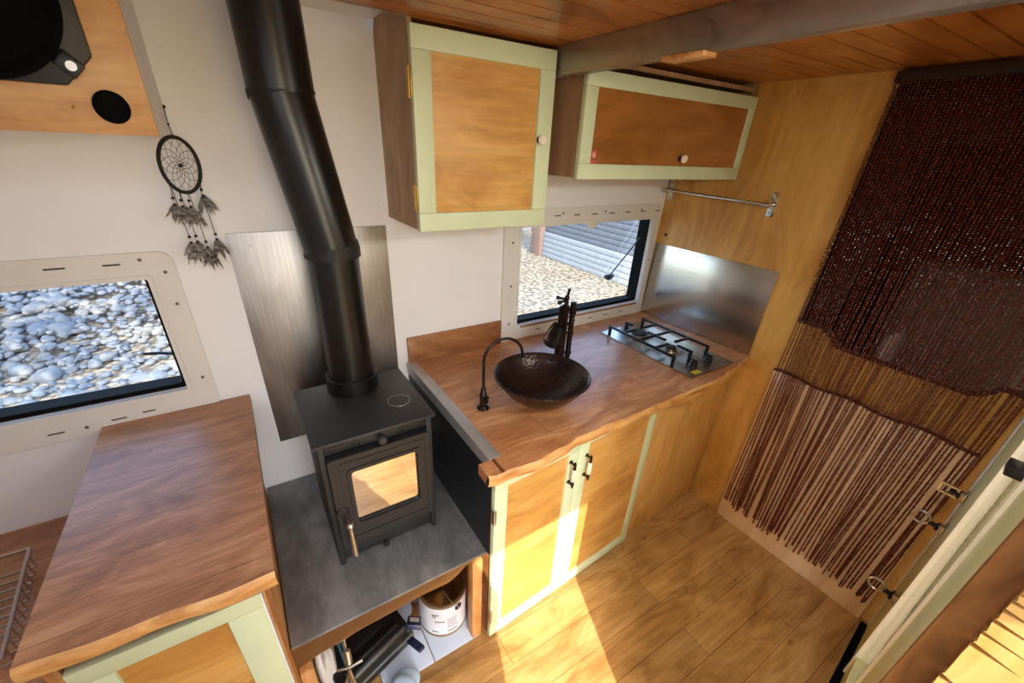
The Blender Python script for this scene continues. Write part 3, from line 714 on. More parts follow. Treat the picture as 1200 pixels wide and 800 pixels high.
bar((-.318, -.375, gz), (-.318, -.325, gz)); bar((-.318, -.375, gz), (-.318, -.44, gz)); bar((-.318, gy1_, gz), (-.318, -.225, gz)); bar((-.318, -.585, gz), (-.318, -.51, gz)); bar((-.318, -.585, .887), (-.318, -.585, gz)); bar((-.318, gy1_, .887), (-.318, gy1_, gz))
obj('pan_support', b, 'iron', t)
for x in (-.365, -.255):
    b = nb(); lathe(b, [(0, 0), (.021, 0), (.021, .004), (.017, .008), (.016, .024), (.013, .027), (0, .027)], Matrix.Translation((x, -.640, .887)), 24); box(b, x - .004, x + .004, -.657, -.623, .905, .922, .002); obj('knob', b, 'black', t)
b = nb(); box(b, -.425, -.375, -.695, -.670, .887, .8882); obj('label_sticker', b, 'sticker_yellow', t)
b = nb(); box(b, -.205, -.185, -.690, -.684, .887, .8874); obj('maker_mark', b, 'ink', t)

# ------------------------------------------------------------------ end wall fittings
b = nb(); box(b, -.004, -.001, -.693, -.006, .882, 1.293, .0006, E)
for y, z in ((-.03, 1.28), (-.68, 1.28), (-.68, .90)): cyl(b, E @ Vector((-.004, y, z)), E @ Vector((-.006, y, z)), .004, .003, 10)
tag(obj('splashback', b, 'splash', None, True, None, None, (0, -.35, .882)), 'polished steel splashback on the ply wall beside the hob', 'splashback')
t = thing('towel_rail', 'chrome rail on the ply end wall above the splashback', 'rail', (0, -.29, 1.56))
b = nb(); tube(b, [E @ Vector((-.052, -.012, 1.571)), E @ Vector((-.052, -.575, 1.560))], .0075, 14); obj('rod', b, 'chrome', t)
for y, z in ((-.028, 1.571), (-.568, 1.56)):
    b = nb(); box(b, -.003, -.0005, y - .016, y + .016, z - .05, z + .05, .0008, E); cyl(b, E @ Vector((-.002, y, z)), E @ Vector((-.052, y, z)), .008, None, 14); cyl(b, E @ Vector((-.052, y - .013, z)), E @ Vector((-.052, y + .013, z)), .012, None, 14)
    for s in (-1, 1): ball(b, E @ Vector((-.004, y, z + s * .036)), .005, 1)
    obj('bracket', b, 'chrome', t)
b = nb(); ball(b, E @ Vector((-.004, -.06, 1.345)), .009, 2, (.6, 1, 1)); tag(obj('wall_stud', b, 'dark_wood', None, True, None, None, (0, -.06, 1.345)), 'small dark stud in the ply wall just above the splashback corner', 'stud')
# pale panel low on the end wall
t = thing('hatch_panel', 'pale ply panel low on the end wall behind the bead curtain', 'panel', (-.02, -1.17, FZ))
b = nb(); box(b, -.022, -.002, -1.516, -.831, FZ + .0, .876, .0015, E); obj('board', b, 'ply_pale', t)
b = nb(); tube(b, [E @ Vector((-.022, -.83 - .69 * i / 20, .878 + .006 * math.sin(i * .9))) for i in range(21)], .007, 8); obj('top_cord', b, 'bead_string', t, True, 'dark cord along the top edge')
b = nb(); tube(b, [E @ Vector((-.003, y, z)) for y, z in op], .009, 8); o_ = obj('edge_trim', b, 'bead_string', None, True, None, None, (0, -1.2, 1.05))
tag(o_, 'dark rubber edging along the bottom of the cab opening behind the curtain', 'edging')
# seat seen through the opening
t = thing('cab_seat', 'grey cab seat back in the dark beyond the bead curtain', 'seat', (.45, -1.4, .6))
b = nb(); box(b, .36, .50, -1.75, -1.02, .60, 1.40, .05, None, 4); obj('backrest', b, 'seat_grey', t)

# ------------------------------------------------------------------ bead curtain
t = thing('curtain_rail', 'dark wooden rail across the top of the bead curtain', 'rail', (-.05, -1.18, 1.97))
b = nb(); box(b, -.052, -.028, -1.56, -.846, 1.978, 2.010, .002, E); obj('rail_board', b, 'dark_wood', t)
b = nb(); box(b, -.028, -.001, -.856, -.848, 1.965, 2.0, .001, E); obj('bracket', b, 'nickel', t)
b = nb(); box(b, -.028, -.001, -1.55, -1.542, 1.965, 2.0, .001, E); obj('bracket', b, 'nickel', t)
def beads():
    tmpl = bmesh.new(); bmesh.ops.create_icosphere(tmpl, subdivisions=1, radius=1); tv = [v.co.copy() for v in tmpl.verts]
    tmpl.verts.index_update(); tf = [tuple(v.index for v in f.verts) for f in tmpl.faces]; tmpl.free()
    V = []; F = []
    rnd = random.Random(3)
    n = 66; clump = [rnd.uniform(-1, 1) for _ in range(n + 8)]
    for i in range(n):
        y0 = -.851 - .0105 * i
        if i == 0: zend = .105
        else: zend = FZ + .115 + rnd.uniform(-.022, .03)
        ph = rnd.uniform(0, 6.28); amp = rnd.uniform(.001, .004); drift = (sum(clump[i:i + 5]) / 5) * .030 + rnd.uniform(-.007, .007)
        if i < 3: drift *= .2
        gat = .40 * ((-.851 - .0105 * 22) - y0) * math.exp(-((i - 22) / 9.0) ** 2) + (.028 * min(1, (i - 26) / 10.0) if i > 26 else 0)
        xo = rnd.uniform(-.006, .006); z = 1.974; bl = .0078 + rnd.uniform(-.0005, .0005)
        pts = []
        while z > zend:
            s = (1.974 - z) / 1.87; low = max(0, (s - .45) / .55)
            gath = gat
            y = y0 + drift * (s ** 1.4) + amp * math.sin(z * 9 + ph) * low + gath * low
            x = -.040 + xo * min(1, s * 4) + .002 * math.sin(z * 13 + ph)
            pts.append(Vector((x, y, z))); z -= bl
        for q in pts:
            q = E @ q; r = .0043 * rnd.uniform(.82, 1.18); k0 = len(V)
            a = rnd.uniform(0, 6.28); ca, sa = math.cos(a), math.sin(a)
            for v in tv: V.append((q.x + (v.x * ca - v.y * sa) * r, q.y + (v.x * sa + v.y * ca) * r, q.z + v.z * .0037))
            F.extend([(k0 + f[0], k0 + f[1], k0 + f[2]) for f in tf])
    me = bpy.data.meshes.new('bead_curtain'); me.from_pydata(V, [], F); me.materials.append(M['bead'])
    o = bpy.data.objects.new('bead_curtain', me); COL.objects.link(o)
    tag(o, 'long dark red bead curtain hanging on the end wall', 'bead curtain', None, 'stuff')
beads()
catch(-.11, .755, 'uppermost of the three metal catches on the green door, with a square loop', False)
catch(-.16, .635, 'middle of the three metal catches on the green door, ring sticking out')
catch(-.29, .375, 'lowest of the three metal catches on the green door, near the floor')

# ------------------------------------------------------------------ upper cabinets
t = thing('wall_cabinet', 'tall upper cabinet with one green framed ply door left of the beam', 'cabinet', (-1.26, -.15, 1.488))
y1 = -.3114
b = nb()
prism(b, [(-.002, 1.492), (-.002, 2.028), (-.018, 2.061), (y1 + .022, 2.061), (y1 + .022, 1.492)], 'x', -1.510, -1.496)
box(b, -1.046, -1.032, y1 + .022, -.002, 1.492, 2.012); box(b, -1.496, -1.046, y1 + .022, -.002, 1.492, 1.506); box(b, -1.496, -1.046, y1 + .022, -.002, 1.996, 2.01); box(b, -1.496, -1.046, -.012, -.002, 1.506, 1.996)
obj('carcass', b, 'ply_side', t)
d = panel_door(t, 'door', -1.509, -1.029, 1.488, 2.006, y1, .021, 0, .056, .058, .053, .055, 'green', 'ply_door')
def knob(door, x, y, z):
    b = nb(); m = Matrix.Translation((x, y, z)) @ Matrix.Rotation(PI / 2, 4, 'X')
    lathe(b, [(0, 0), (.009, 0), (.009, .003), (.006, .005), (.006, .012), (.010, .014)], m, 18); k = obj('knob', b, 'bronze', door)
    b = nb(); lathe(b, [(.010, .013), (.0145, .017), (.0155, .022), (.012, .028), (0, .030)], m, 20); obj('knob_cap', b, 'porcelain', k, True, 'white porcelain cap')
knob(d, -1.079, y1, 1.76)
for z in (1.88, 1.585):
    b = nb(); box(b, -1.5125, -1.5095, y1 + .004, y1 + .04, z - .035, z + .035, .001); cyl(b, (-1.512, y1 + .021, z - .037), (-1.512, y1 + .021, z + .037), .004, None, 10); obj('hinge', b, 'brass', d)

t = thing('wall_cabinet', 'wide upper cabinet with flap door right of the beam by the end wall', 'cabinet', (-.46, -.18, 1.645))
y2 = -.3709; xr_ = .018
b = nb()
box(b, -.945, -.930, y2 + .022, -.002, 1.649, CZ - .002); box(b, xr_ - .016, xr_ - .002, y2 + .022, -.002, 1.649, CZ - .002); box(b, -.930, xr_ - .016, y2 + .022, -.002, 1.649, 1.663); box(b, -.930, xr_ - .016, -.012, -.002, 1.663, 1.99); box(b, -.930, xr_ - .016, y2 + .022, -.012, 1.985, 2.0)
obj('carcass', b, 'ply_side', t)
d = panel_door(t, 'door', -.9445, xr_ + .004, 1.645, 1.9665, y2, .021, 0, .052, .040, .046, .05, 'green', 'ply_dark')
knob(d, -.413, y2 - .0, 1.722)
b = nb(); box(b, -.889, -.862, y2 + .0068, y2 + .0082, 1.694, 1.738); s_ = obj('photo_sticker', b, 'sticker', d, True, 'small photo sticker in the lower left corner')
b = nb(); lathe(b, [(0, 0), (.0075, 0), (.0075, .0005), (0, .0005)], Matrix.Translation((-.874, y2 + .0068, 1.722)) @ Matrix.Rotation(PI / 2, 4, 'X') @ Matrix.Scale(1.3, 4, (0, 1, 0)), 18); obj('portrait', b, 'sticker_face', s_)

# ------------------------------------------------------------------ beam
t = thing('ceiling_beam', 'bare steel beam across the boarded ceiling', 'beam', (-1.0, -.9, 1.94))
b = nb(); box(b, -1.022, -1.012, -1.75, -.004, 1.941, CZ - .001, .002); box(b, -1.012, -.985, -1.75, -.004, 1.941, 1.949, .002); obj('angle', b, 'beam_steel', t)
b = nb(); box(b, -1.040, -.99, -.85, -.735, 1.9305, 1.9405, .002); tag(obj('wood_shim', b, 'bark_edge', None, True, None, None, (-1.01, -.8, 1.93)), 'small pale wooden wedge under the steel ceiling beam', 'wedge')

# ------------------------------------------------------------------ speaker box
t = thing('speaker_box', 'ply fronted white speaker box high on the left wall', 'speaker', (-2.4, -.18, 1.724))
b = nb(); box(b, -2.95, -2.092, -.36, -.002, 1.727, 2.058, .001); obj('box', b, 'white_paint', t)
b = nb(); box(b, -2.952, -2.0905, -.372, -.36, 1.724, 2.058, .0008); obj('face', b, 'ply_box', t)
cxs, czs, yf_ = -2.300, 1.945, -.372
oct_ = [(-2.154, 1.85), (-2.203, 1.801), (-2.395, 1.801), (-2.444, 1.85), (-2.444, 2.03), (-2.405, 2.054), (-2.195, 2.054), (-2.152, 2.03)]
b = nb(); prism(b, oct_, 'y', yf_ - .010, yf_ - .0005, None, .003); ld = obj('driver_frame', b, 'black', t)
b = nb(); lathe(b, [(.128, -.006), (.13, .006), (.122, .009), (.117, .004), (.10, -.0), (.06, -.006), (.035, -.004), (.02, .004), (0, .006)], Matrix.Translation((cxs, yf_ - .0165, czs - .015)) @ Matrix.Rotation(PI / 2, 4, 'X'), 48); obj('cone', b, 'black_soft', ld)
b = nb(); tt2 = Matrix.Translation((-2.190, yf_ - .010, 1.834)) @ Matrix.Rotation(math.radians(45), 4, 'Y')
box(b, -.018, .018, -.006, 0, -.015, .015, .003, tt2); obj('corner_pad', b, 'black', ld)
b = nb(); cyl(b, (-2.186, yf_ - .015, 1.831), (-2.186, yf_ - .020, 1.831), .009, .008, 18); obj('screw', b, 'nickel', ld)
b = nb(); lathe(b, [(.028, 0), (.028, .004), (.0245, .005), (.0235, .002), (.0, .001)], Matrix.Translation((-2.151, yf_, 1.771)) @ Matrix.Rotation(PI / 2, 4, 'X'), 32); obj('port', b, 'black_soft', t)
b = nb(); ball(b, (-2.208, yf_, 1.767), .003, 1); obj('screw', b, 'brass', t)

# ------------------------------------------------------------------ dream catcher
hc = Vector((-2.088, -.062, 1.655)); HR = .068
t = thing('dreamcatcher', 'dark dreamcatcher with grey feathers hanging beside the speaker box', 'dreamcatcher', hc)
HM = Matrix.Translation(hc) @ Matrix.Rotation(math.radians(54), 4, 'Z') @ Matrix.Rotation(math.radians(4), 4, 'Y')
def hp(a, r): return HM @ Vector((r * math.cos(a), 0, r * math.sin(a)))
b = nb(); tube(b, [hp(2 * PI * i / 48, HR) for i in range(48)], .0048, 10, True); obj('hoop', b, 'hoop', t)
b = nb(); nn = 12; rad = [HR * f for f in (1, .78, .58, .40, .25, .12)]
for lv in range(5):
    for i in range(nn):
        a0 = 2 * PI * (i + .5 * lv) / nn; a1 = 2 * PI * (i + .5 * lv + .5) / nn; a2 = 2 * PI * (i + .5 * lv + 1) / nn
        tube(b, [hp(a0, rad[lv]), hp(a1, rad[lv + 1])], .0006, 4); tube(b, [hp(a1, rad[lv + 1]), hp(a2, rad[lv])], .0006, 4)
obj('web', b, 'web', t)
b = nb(); ball(b, hc, .0055, 2); obj('web_bead', b, 'black', t)
b = nb(); tube(b, [hp(PI / 2, HR), (-2.0895, -.045, 1.75), (-2.090, -.025, 1.79)], .0012, 6); ball(b, (-2.0895, -.045, 1.752), .0035, 1); ball(b, (-2.0895, -.02, 1.792), .005, 1); obj('hanging_cord', b, 'web', t)
def feather(b, root, tip, w, bend, rnd):
    root, tip = Vector(root), Vector(tip); d = tip - root; L = d.length; d.normalize()
    side = d.cross(Vector((rnd.uniform(-.5, .5), 1, 0))).normalized(); nrm = d.cross(side); tt = nb(); rows = []
    for i in range(10):
        s = i / 9; c = root + d * L * s + nrm * bend * s * s; ww = w * (math.sin(PI * min(1, s * .9 + .1)) ** .7) * (.7 + .3 * rnd.random()) * (1 - s ** 6)
        rows.append([tt.verts.new(c + side * ww + nrm * ww * .3), tt.verts.new(c), tt.verts.new(c - side * ww * rnd.uniform(.7, 1) + nrm * ww * .3)])
    for A, B in zip(rows, rows[1:]):
        for k in (0, 1): tt.faces.new((A[k], A[k + 1], B[k + 1], B[k]))
    ex = bmesh.ops.solidify(tt, geom=list(tt.faces), thickness=.0006); merge(b, tt)
rf = random.Random(5)
D = math.radians
tas = [(hp(D(212), HR), 1.578, .050), (hp(D(243), HR), 1.570, .048), (hp(D(268), HR), 1.566, .055), (hp(D(322), HR), 1.590, .055),
       (hp(D(222), HR), 1.476, .055), (hp(D(248), HR), 1.474, .06), (hp(D(275), HR), 1.452, .065), (hp(D(318), HR), 1.466, .06)]
for (p, zt_, L) in tas:
    low = zt_ < 1.5; q = Vector((p[0] + (.006 if low else 0), p[1], zt_))
    b = nb(); tube(b, [p, (p[0] + .002, p[1], (p[2] + zt_) / 2), q], .001, 5); tc_ = obj('tassel_cord', b, 'web', t)
    b = nb(); ball(b, q, .0048, 1); ball(b, q - Vector((0, 0, .016)), .0045, 1); obj('bead', b, 'black', tc_)
    b = nb(); ball(b, q - Vector((0, 0, .008)), .0045, 1); obj('bead', b, 'bead_white', tc_)
    b = nb()
    for k in range(14):
        feather(b, q - Vector((0, 0, .014)), q + Vector((rf.uniform(-.026, .030), rf.uniform(-.018, .016), -.014 - L * rf.uniform(.6, 1.2))), rf.uniform(.004, .0085), rf.uniform(-.016, .016), rf)
    obj('feather', b, 'feather', tc_)

# ------------------------------------------------------------------ under the hearth
for (x0, x1, lab) in ((-1.705, -1.512, 'pale blue board on the floor under the paint tin'), (-1.90, -1.709, 'pale blue board on the floor between the black case and the paint tin')):
    b = nb(); box(b, x0, x1, -.735, -.15, FZ + .0005, FZ + .012, .002)
    tag(obj('floor_board', b, 'board_blue', None, True, None, None, ((x0 + x1) / 2, -.45, FZ)), lab, 'board')
tc = Vector((-1.605, -.585, FZ + .0125))
t = thing('paint_tin', 'open white labelled paint tin under the right of the hearth', 'paint tin', tc)
TM = Matrix.Translation(tc)
b = nb(); lathe(b, [(0, .004), (.092, .004), (.095, 0), (.097, .004), (.097, .010), (.0955, .013), (.0955, .187), (.098, .191), (.098, .197), (.093, .199), (.086, .197), (.086, .190), (.0935, .186), (.0935, .02), (0, .02)], TM, 48); obj('can', b, 'tin_inside', t)
b = nb(); lathe(b, [(.0958, .018), (.0966, .0185), (.0966, .1785), (.0958, .179)], TM, 48); lb = obj('paper_label', b, 'tin_label', t)
def on_can(b, a0, a1, z0, z1, r=.0969):
    n = max(2, int((a1 - a0) / .06) + 1); tt = nb(); A = []
    for i in range(n + 1):
        a = a0 + (a1 - a0) * i / n; A.append([tt.verts.new(TM @ Vector((rr * math.cos(a), rr * math.sin(a), z))) for rr, z in ((r, z0), (r, z1), (r - .0006, z1), (r - .0006, z0))])
    for P, Q in zip(A, A[1:]):
        for k in range(4): tt.faces.new((P[k], P[(k + 1) % 4], Q[(k + 1) % 4], Q[k]))
    tt.faces.new(A[0][::-1]); tt.faces.new(A[-1]); bmesh.ops.recalc_face_normals(tt, faces=tt.faces); merge(b, tt)
rp = random.Random(2); a_c = -PI / 2 - .35
for zz, a0, wds in ((.140, -.50, 3), (.128, -.50, 2), (.098, -.38, 4), (.034, -.52, 3), (.034, .15, 4)):
    a = a_c + a0
    for k in range(wds):
        w = rp.uniform(.05, .10); b = nb(); on_can(b, a, a + w, zz, zz + .007); obj('print_mark', b, 'ink', lb); a += w + .022
for i in range(8):
    b = nb(); on_can(b, a_c + .12, a_c + .62 + rp.uniform(-.12, 0), .056 + .008 * i, .0585 + .008 * i); obj('small_print', b, 'ink_soft', lb)
b = nb(); bm_ = TM @ Matrix.Rotation(a_c + .62, 4, 'Z') @ Matrix.Translation((.0965, 0, .160)) @ Matrix.Rotation(PI / 2, 4, 'Y')
lathe(b, [(0, 0), (.016, 0), (.016, .002), (.010, .005), (0, .005)], bm_, 20); obj('handle_boss', b, 'ink', t)
b = nb(); hb = bm_.translation + Vector((0, -.006, 0)); tube(b, [hb, hb + Vector((-.012, -.004, .03)), hb + Vector((-.03, .0, .06)), hb + Vector((-.045, .05, .075))], .0018, 6); obj('wire_handle', b, 'nickel', t)

CM = Matrix.Translation((-1.93, -.60, .09)) @ Matrix.Rotation(math.radians(14), 4, 'Z') @ Matrix.Rotation(math.radians(-10), 4, 'Y')
t = thing('tool_case', 'black plastic tool case lying under the hearth', 'case', (-1.93, -.55, FZ))
b = nb(); box(b, -.13, .15, -.10, .30, -.075, .045, .02, CM, 3); obj('shell', b, 'case_black', t)
b = nb(); box(b, .146, .156, -.09, .29, -.05, -.035, .003, CM); box(b, -.12, .15, -.106, -.098, -.02, -.008, .003, CM); obj('rim', b, 'case_rim', t)
b = nb(); box(b, -.06, .08, -.03, .20, .045, .056, .006, CM, 2); box(b, -.10, .12, -.07, -.05, .045, .058, .004, CM); obj('ribs', b, 'case_black', t)
t = thing('caulking_gun', 'metal caulking gun standing in front of the black tool case', 'caulking gun', (-2.0, -.70, .02))
b = nb(); tube(b, [(-2.002, -.735, .06), (-1.990, -.68, .21), (-1.988, -.66, .28)], .0055, 10); obj('push_rod', b, 'chrome', t)
b = nb(); tube(b, [(-1.992, -.705, .17), (-2.03, -.735, .10), (-2.035, -.76, .03)], .006, 8); tube(b, [(-1.995, -.71, .18), (-1.985, -.75, .10), (-1.98, -.775, .02)], .0065, 8); obj('trigger', b, 'nickel', t)
b = nb(); tube(b, [(-2.03, -.70, .19), (-1.99, -.715, .195), (-1.95, -.715, .20)], .0045, 8); cyl(b, (-1.99, -.70, .195), (-1.988, -.68, .235), .012, None, 14); obj('cross_bar', b, 'nickel', t)
t = thing('paint_brush', 'paint brush with navy sleeve and wooden handle beside the paint tin', 'brush', (-1.72, -.60, .1))
BM = Matrix.Translation((-1.735, -.61, .10)) @ Euler((math.radians(-35), math.radians(12), math.radians(-28))).to_matrix().to_4x4()
b = nb(); box(b, -.026, .026, -.075, -.005, -.009, .009, .003, BM); obj('sleeve', b, 'navy', t)
b = nb(); prism(b, [(-.020, -.005), (-.012, .03), (-.009, .09), (-.013, .125), (.013, .125), (.009, .09), (.012, .03), (.020, -.005)], 'z', -.006, .006, BM, .002); obj('handle', b, 'pine', t)
b = nb(); box(b, -.017, .017, -.05, -.02, .009, .0098, 0, BM); obj('print_block', b, 'bead_white', t)
t = thing('paint_brush', 'second brush with navy handle lying on the tool case edge', 'brush', (-1.77, -.68, .06))
BM = Matrix.Translation((-1.765, -.685, .075)) @ Euler((math.radians(-20), 0, math.radians(18))).to_matrix().to_4x4()
b = nb(); box(b, -.014, .014, -.05, .03, -.008, .008, .005, BM); obj('handle', b, 'navy', t)
b = nb(); box(b, -.022, .022, .03, .08, -.006, .006, .002, BM); obj('bristles', b, 'pine', t)
# blue cloth and bag
def blob(name, c, s, mat, label, cat, seed, amp=.22):
    b = nb(); ball(b, (0, 0, 0), 1, 4); r = random.Random(seed); ph = [(r.uniform(2, 6), r.uniform(0, 6), Vector((r.uniform(-1, 1), r.uniform(-1, 1), r.uniform(-1, 1))).normalized()) for _ in range(9)]
    for v in b.verts:
        n = v.co.normalized(); k = 1 + sum(math.sin(f * n.dot(d) * 1.6 + p) for f, p, d in ph) / 9 * amp * 2
        v.co = Vector((n.x * s[0] * k, n.y * s[1] * k, max(-.98 * s[2], n.z * s[2] * k)))
    bmesh.ops.translate(b, vec=c, verts=b.verts)
    return tag(obj(name, b, mat, None, True, None, None, (c[0], c[1], c[2] - s[2])), label, cat)
blob('blue_cloth', (-1.835, -.775, FZ + .036), (.055, .06, .035), 'cloth_blue', 'crumpled pale blue cloth on the floor in front of the case', 'cloth', 4)
blob('plastic_bag', (-2.052, -.60, .10), (.036, .075, .125), 'bag', 'crumpled white plastic bag under the left end of the hearth', 'bag', 9)
for i, dx in enumerate((0, .010)):
    b = nb(); tube(b, [(-2.012 + dx, -.60, .23), (-2.0 + dx, -.69, .17 - .01 * i), (-2.004 + dx, -.735, .05), (-1.99 + dx, -.76, FZ + .006)], .004, 8)
    tag(obj('cable', b, 'cable_blue', None, True, None, None, (-2.0, -.7, FZ)), ['teal cable against the white plastic bag', 'teal cable on the tool case side of its twin'][i], 'cable', 'teal cables beside the white bag')

# ------------------------------------------------------------------ outside
GZ = -1.05
b = nb(); box(b, -40, 60, -40, 60, GZ - .1, GZ); g_ = struct('ground', b, 'gravel')
def rocks():
    r = random.Random(11); V = []; F = []
    t0 = bmesh.new(); bmesh.ops.create_icosphere(t0, subdivisions=2, radius=1); tv = [v.co.copy() for v in t0.verts]; t0.verts.index_update(); tf = [tuple(v.index for v in f.verts) for f in t0.faces]; t0.free()
    n = 0
    for k in range(8000):
        y = r.uniform(2.6, 14); x = r.uniform(-10 - y * .2, -1.6 + (y - 4) * -.05)
        s = r.uniform(.028, .062) * (2.2 if r.random() < .05 else 1) * (1 + (y - 3) * .06)
        zz = GZ + max(0, (y - 5) * .05) + r.uniform(-.04, .05)
        sc = Vector((r.uniform(.8, 1.4), r.uniform(.7, 1.2), r.uniform(.45, .8))) * s; a = r.uniform(0, 6.28); ca, sa = math.cos(a), math.sin(a); k0 = len(V)
        d1, d2, p1, p2 = Vector((r.uniform(-1, 1), r.uniform(-1, 1), r.uniform(-1, 1))), Vector((r.uniform(-1, 1), r.uniform(-1, 1), r.uniform(-1, 1))), r.uniform(0, 6), r.uniform(0, 6)
        for v in tv:
            kk = 1 + .14 * math.sin(3.2 * v.dot(d1) + p1) + .12 * math.sin(4.4 * v.dot(d2) + p2)
            px, py, pz = v.x * sc.x * kk, v.y * sc.y * kk, v.z * sc.z * kk
            V.append((x + px * ca - py * sa, y + px * sa + py * ca, zz + pz))
        F.extend([(k0 + f[0], k0 + f[1], k0 + f[2]) for f in tf])
    me = bpy.data.meshes.new('rock_heap'); me.from_pydata(V, [], F); me.materials.append(M['rock']); me.polygons.foreach_set('use_smooth', [True] * len(me.polygons))
    o = bpy.data.objects.new('rock_heap', me); COL.objects.link(o)
    tag(o, 'bank of pale rounded rocks outside the left window', 'rocks', None, 'stuff')
rocks()
# tree outside, its shade falls on the rocks
t = thing('tree', 'leafy tree outside beyond the left edge of the view shading the rocks', 'tree', (-7.4, 1.6, GZ))
b = nb(); tube(b, [(-7.4, 1.6, GZ - .1), (-7.35, 1.62, 1.0), (-7.45, 1.55, 2.4), (-7.4, 1.6, 4.6)], [.2, .16, .12, .04], 12)
for k in range(7):
    a = k * .9; tube(b, [(-7.42, 1.58, 1.8 + .35 * k), (-7.4 + math.cos(a) * .8, 1.6 + math.sin(a) * .8, 2.5 + .35 * k), (-7.4 + math.cos(a) * 1.6, 1.6 + math.sin(a) * 1.5, 2.9 + .35 * k)], [.06, .04, .015], 8)
obj('trunk', b, 'trunk_bark', t)
rt = random.Random(21); V = []; F = []
for c in range(46):
    a = rt.uniform(0, 6.28); rr = 2.3 * math.sqrt(rt.random()); cz_ = rt.uniform(2.2, 5.4); cc = Vector((-7.4 + rr * math.cos(a), 1.6 + rr * math.sin(a), cz_))
    for k in range(70):
        p = cc + Vector((rt.gauss(0, .28), rt.gauss(0, .28), rt.gauss(0, .22))); u = Vector((rt.uniform(-1, 1), rt.uniform(-1, 1), rt.uniform(-1, 1))).normalized() * .085; w_ = u.orthogonal().normalized() * .04; n0 = len(V)
        V += [p - u, p + w_, p + u, p - w_]; F.append((n0, n0 + 1, n0 + 2, n0 + 3))
me = bpy.data.meshes.new('crown'); me.from_pydata([v - Vector((-7.4, 1.6, GZ)) for v in V], [], F); me.materials.append(M['leaf']); o_ = bpy.data.objects.new('crown', me); COL.objects.link(o_); o_.parent = t; o_['kind'] = 'stuff'
# boarded building seen through the right window
t = thing('boarded_building', 'grey building with horizontal boards outside the right window', 'building', (5.6, 8, GZ))
b = nb()
for i in range(5): box(b, 5.55, 5.62, 3.2, 8.3, GZ + .14 * i + .008, GZ + .14 * (i + 1), .008)
obj('cladding', b, 'siding', t)
b = nb()
for i in range(24): box(b, 5.61, 5.65, 2.6, 8.3, GZ + .70 + .13 * i + .008, GZ + .70 + .13 * (i + 1), .008)
obj('weatherboards', b, 'siding_grey', t)
b = nb(); box(b, 5.66, 5.70, 2.6, 8.3, GZ, GZ + 3.8); obj('wall_core', b, 'dark_wood', t)
b = nb(); box(b, 5.45, 5.85, 8.3, 8.75, GZ, GZ + 3.8, .01); obj('pillar', b, 'brick_red', t)
t = thing('stone_wall', 'low pale stone wall beyond the gravel outside the right window', 'wall', (7.5, 12, GZ))
b = nb(); r_ = random.Random(4)
for j in range(4):
    x = 4.5
    while x < 11:
        w = r_.uniform(.35, .7); box(b, x, x + w - .02, 11.8 + r_.uniform(-.03, .03), 12.3, GZ + .2 * j, GZ + .2 * (j + 1) - .015, .03); x += w
obj('stones', b, 'rock', t)
t = thing('sun_block_leaf', 'unseen green door leaf added outside behind the camera to block the sun', 'door', (-2.13, -1.85, FZ))  # open leaf added to cut the sun along the left of its patch
b = nb(); box(b, -2.15, -2.115, -2.60, -1.84, FZ + .02, 1.86, .003); obj('leaf', b, 'green', t)
b = nb(); cyl(b, (-2.115, -2.53, .95), (-2.08, -2.53, .95), .01, None, 14); cyl(b, (-2.08, -2.54, .95), (-2.08, -2.42, .95), .009, None, 14); obj('handle', b, 'nickel', t)
# unseen awning added over the doorway, its edge cuts off the sun
t = thing('added_awning', 'canvas awning added outside behind the camera to limit the sun', 'awning', (-2.4, -2.3, 2.1))
b = nb(); prism(b, [(-1.86, 2.20), (-2.62, 2.13), (-2.62, 2.145), (-1.86, 2.215)], 'x', -3.6, -.3); obj('canvas', b, 'awning', t)
b = nb(); ra = random.Random(8); x = -3.6
while x < -.3:
    w = ra.uniform(.02, .05); L = .012
    prism(b, [(x, 2.14), (x + w, 2.14), (x + w * .5, 2.14 - L)], 'y', -2.622, -2.616); x += w
obj('fringe', b, 'awning', t)
b = nb(); box(b, -1.60, .9, -2.612, -2.606, GZ + .3, 2.13); obj('added_diffuser', b, 'glow_canvas', t)  # translucent sheet added to stop direct sun and glow through the door pane

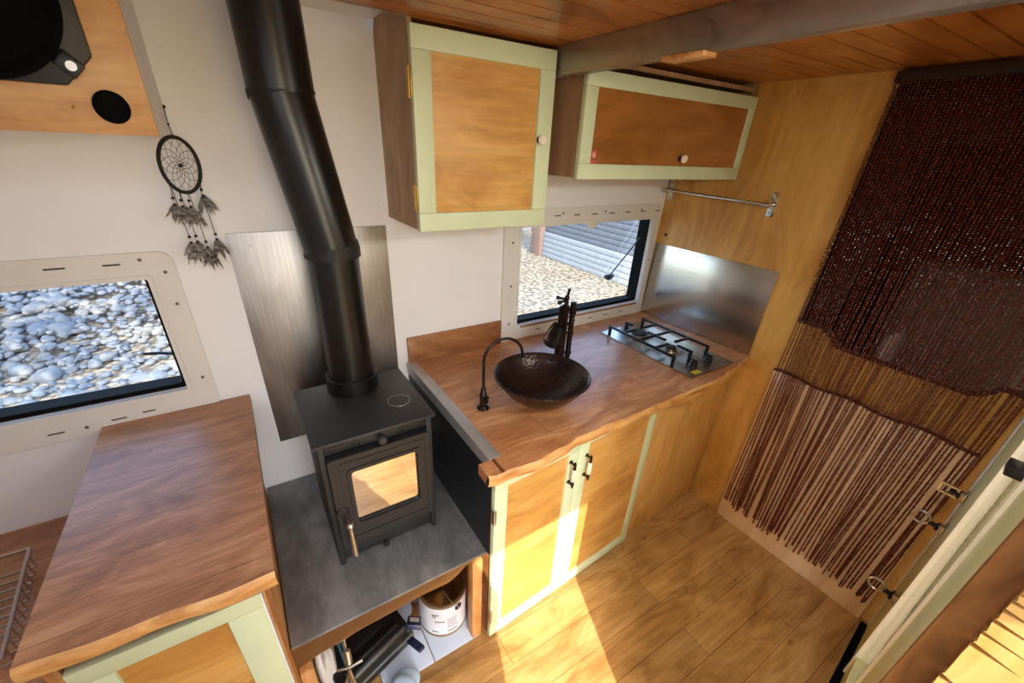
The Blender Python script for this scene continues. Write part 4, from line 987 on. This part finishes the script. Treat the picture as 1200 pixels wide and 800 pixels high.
# ------------------------------------------------------------------ light
w = bpy.data.worlds.new('World'); SC.world = w; w.use_nodes = True
nt = w.node_tree; bg = nt.nodes['Background']; sky = nt.nodes.new('ShaderNodeTexSky'); sky.sky_type = 'NISHITA'; sky.sun_disc = False
sky.sun_elevation = math.radians(40); sky.sun_rotation = math.radians(200); sky.dust_density = 2.0; sky.ozone_density = .8
nt.links.new(sky.outputs['Color'], bg.inputs['Color']); bg.inputs['Strength'].default_value = 1.2
sun = bpy.data.lights.new('Sun', 'SUN'); sun.energy = 9.5; sun.angle = math.radians(.35); sun.color = (1, .93, .82)
so = bpy.data.objects.new('Sun', sun); COL.objects.link(so)
el = math.radians(40); hd = Vector((.343, .94, 0)).normalized(); dl = Vector((hd.x * math.cos(el), hd.y * math.cos(el), -math.sin(el)))
so.rotation_euler = dl.to_track_quat('-Z', 'Y').to_euler(); so.location = (-3, -6, 6)
# unseen area light added behind the viewpoint to fill the interior
la = bpy.data.lights.new('Added rear fill', 'AREA'); la.energy = 7; la.shape = 'RECTANGLE'; la.size = .9; la.size_y = .5; la.color = (.94, .97, 1)
lo = bpy.data.objects.new('Added rear fill', la); COL.objects.link(lo); lo.location = (-2.55, -1.35, CZ - .02)

lb_ = bpy.data.lights.new('Added right fill', 'AREA'); lb_.energy = 5.5; lb_.shape = 'RECTANGLE'; lb_.size = .5; lb_.size_y = .12; lb_.color = (1, .95, .86)  # added area light near the curtain, no fixture there, lifts the dark end
l2 = bpy.data.objects.new('Added right fill', lb_); COL.objects.link(l2); l2.location = (-1.02, -1.60, 1.84); l2.rotation_euler = (math.radians(28), 0, 0)

# ------------------------------------------------------------------ camera
R = [[0.8491687210199048, -0.5266327436018686, 0.039628734622574394], [-0.2158020077062078, -0.4144972540625373, -0.88409361486473], [0.4820186476801369, 0.7421926837021394, -0.46562650649165926]]
cam = bpy.data.cameras.new('Camera'); co = bpy.data.objects.new('Camera', cam); COL.objects.link(co)
m = Matrix(((R[0][0], -R[1][0], -R[2][0], -1.99560118), (R[0][1], -R[1][1], -R[2][1], -1.57797002), (R[0][2], -R[1][2], -R[2][2], 1.73023412), (0, 0, 0, 1)))
co.matrix_world = m
cam.sensor_width = 36; cam.lens = 481.8123751140035 / 1200 * 36; cam.shift_x = .0070003; cam.shift_y = .0231708; cam.clip_start = .01
SC.camera = co
SC.view_settings.view_transform = 'Standard'; SC.view_settings.look = 'None'; SC.view_settings.gamma = 1
SC.view_settings.use_curve_mapping = False; SC.view_settings.exposure = .04
SC.cycles.max_bounces = 10; SC.cycles.diffuse_bounces = 6; SC.cycles.transparent_max_bounces = 8
SC.cycles.sample_clamp_indirect = 6
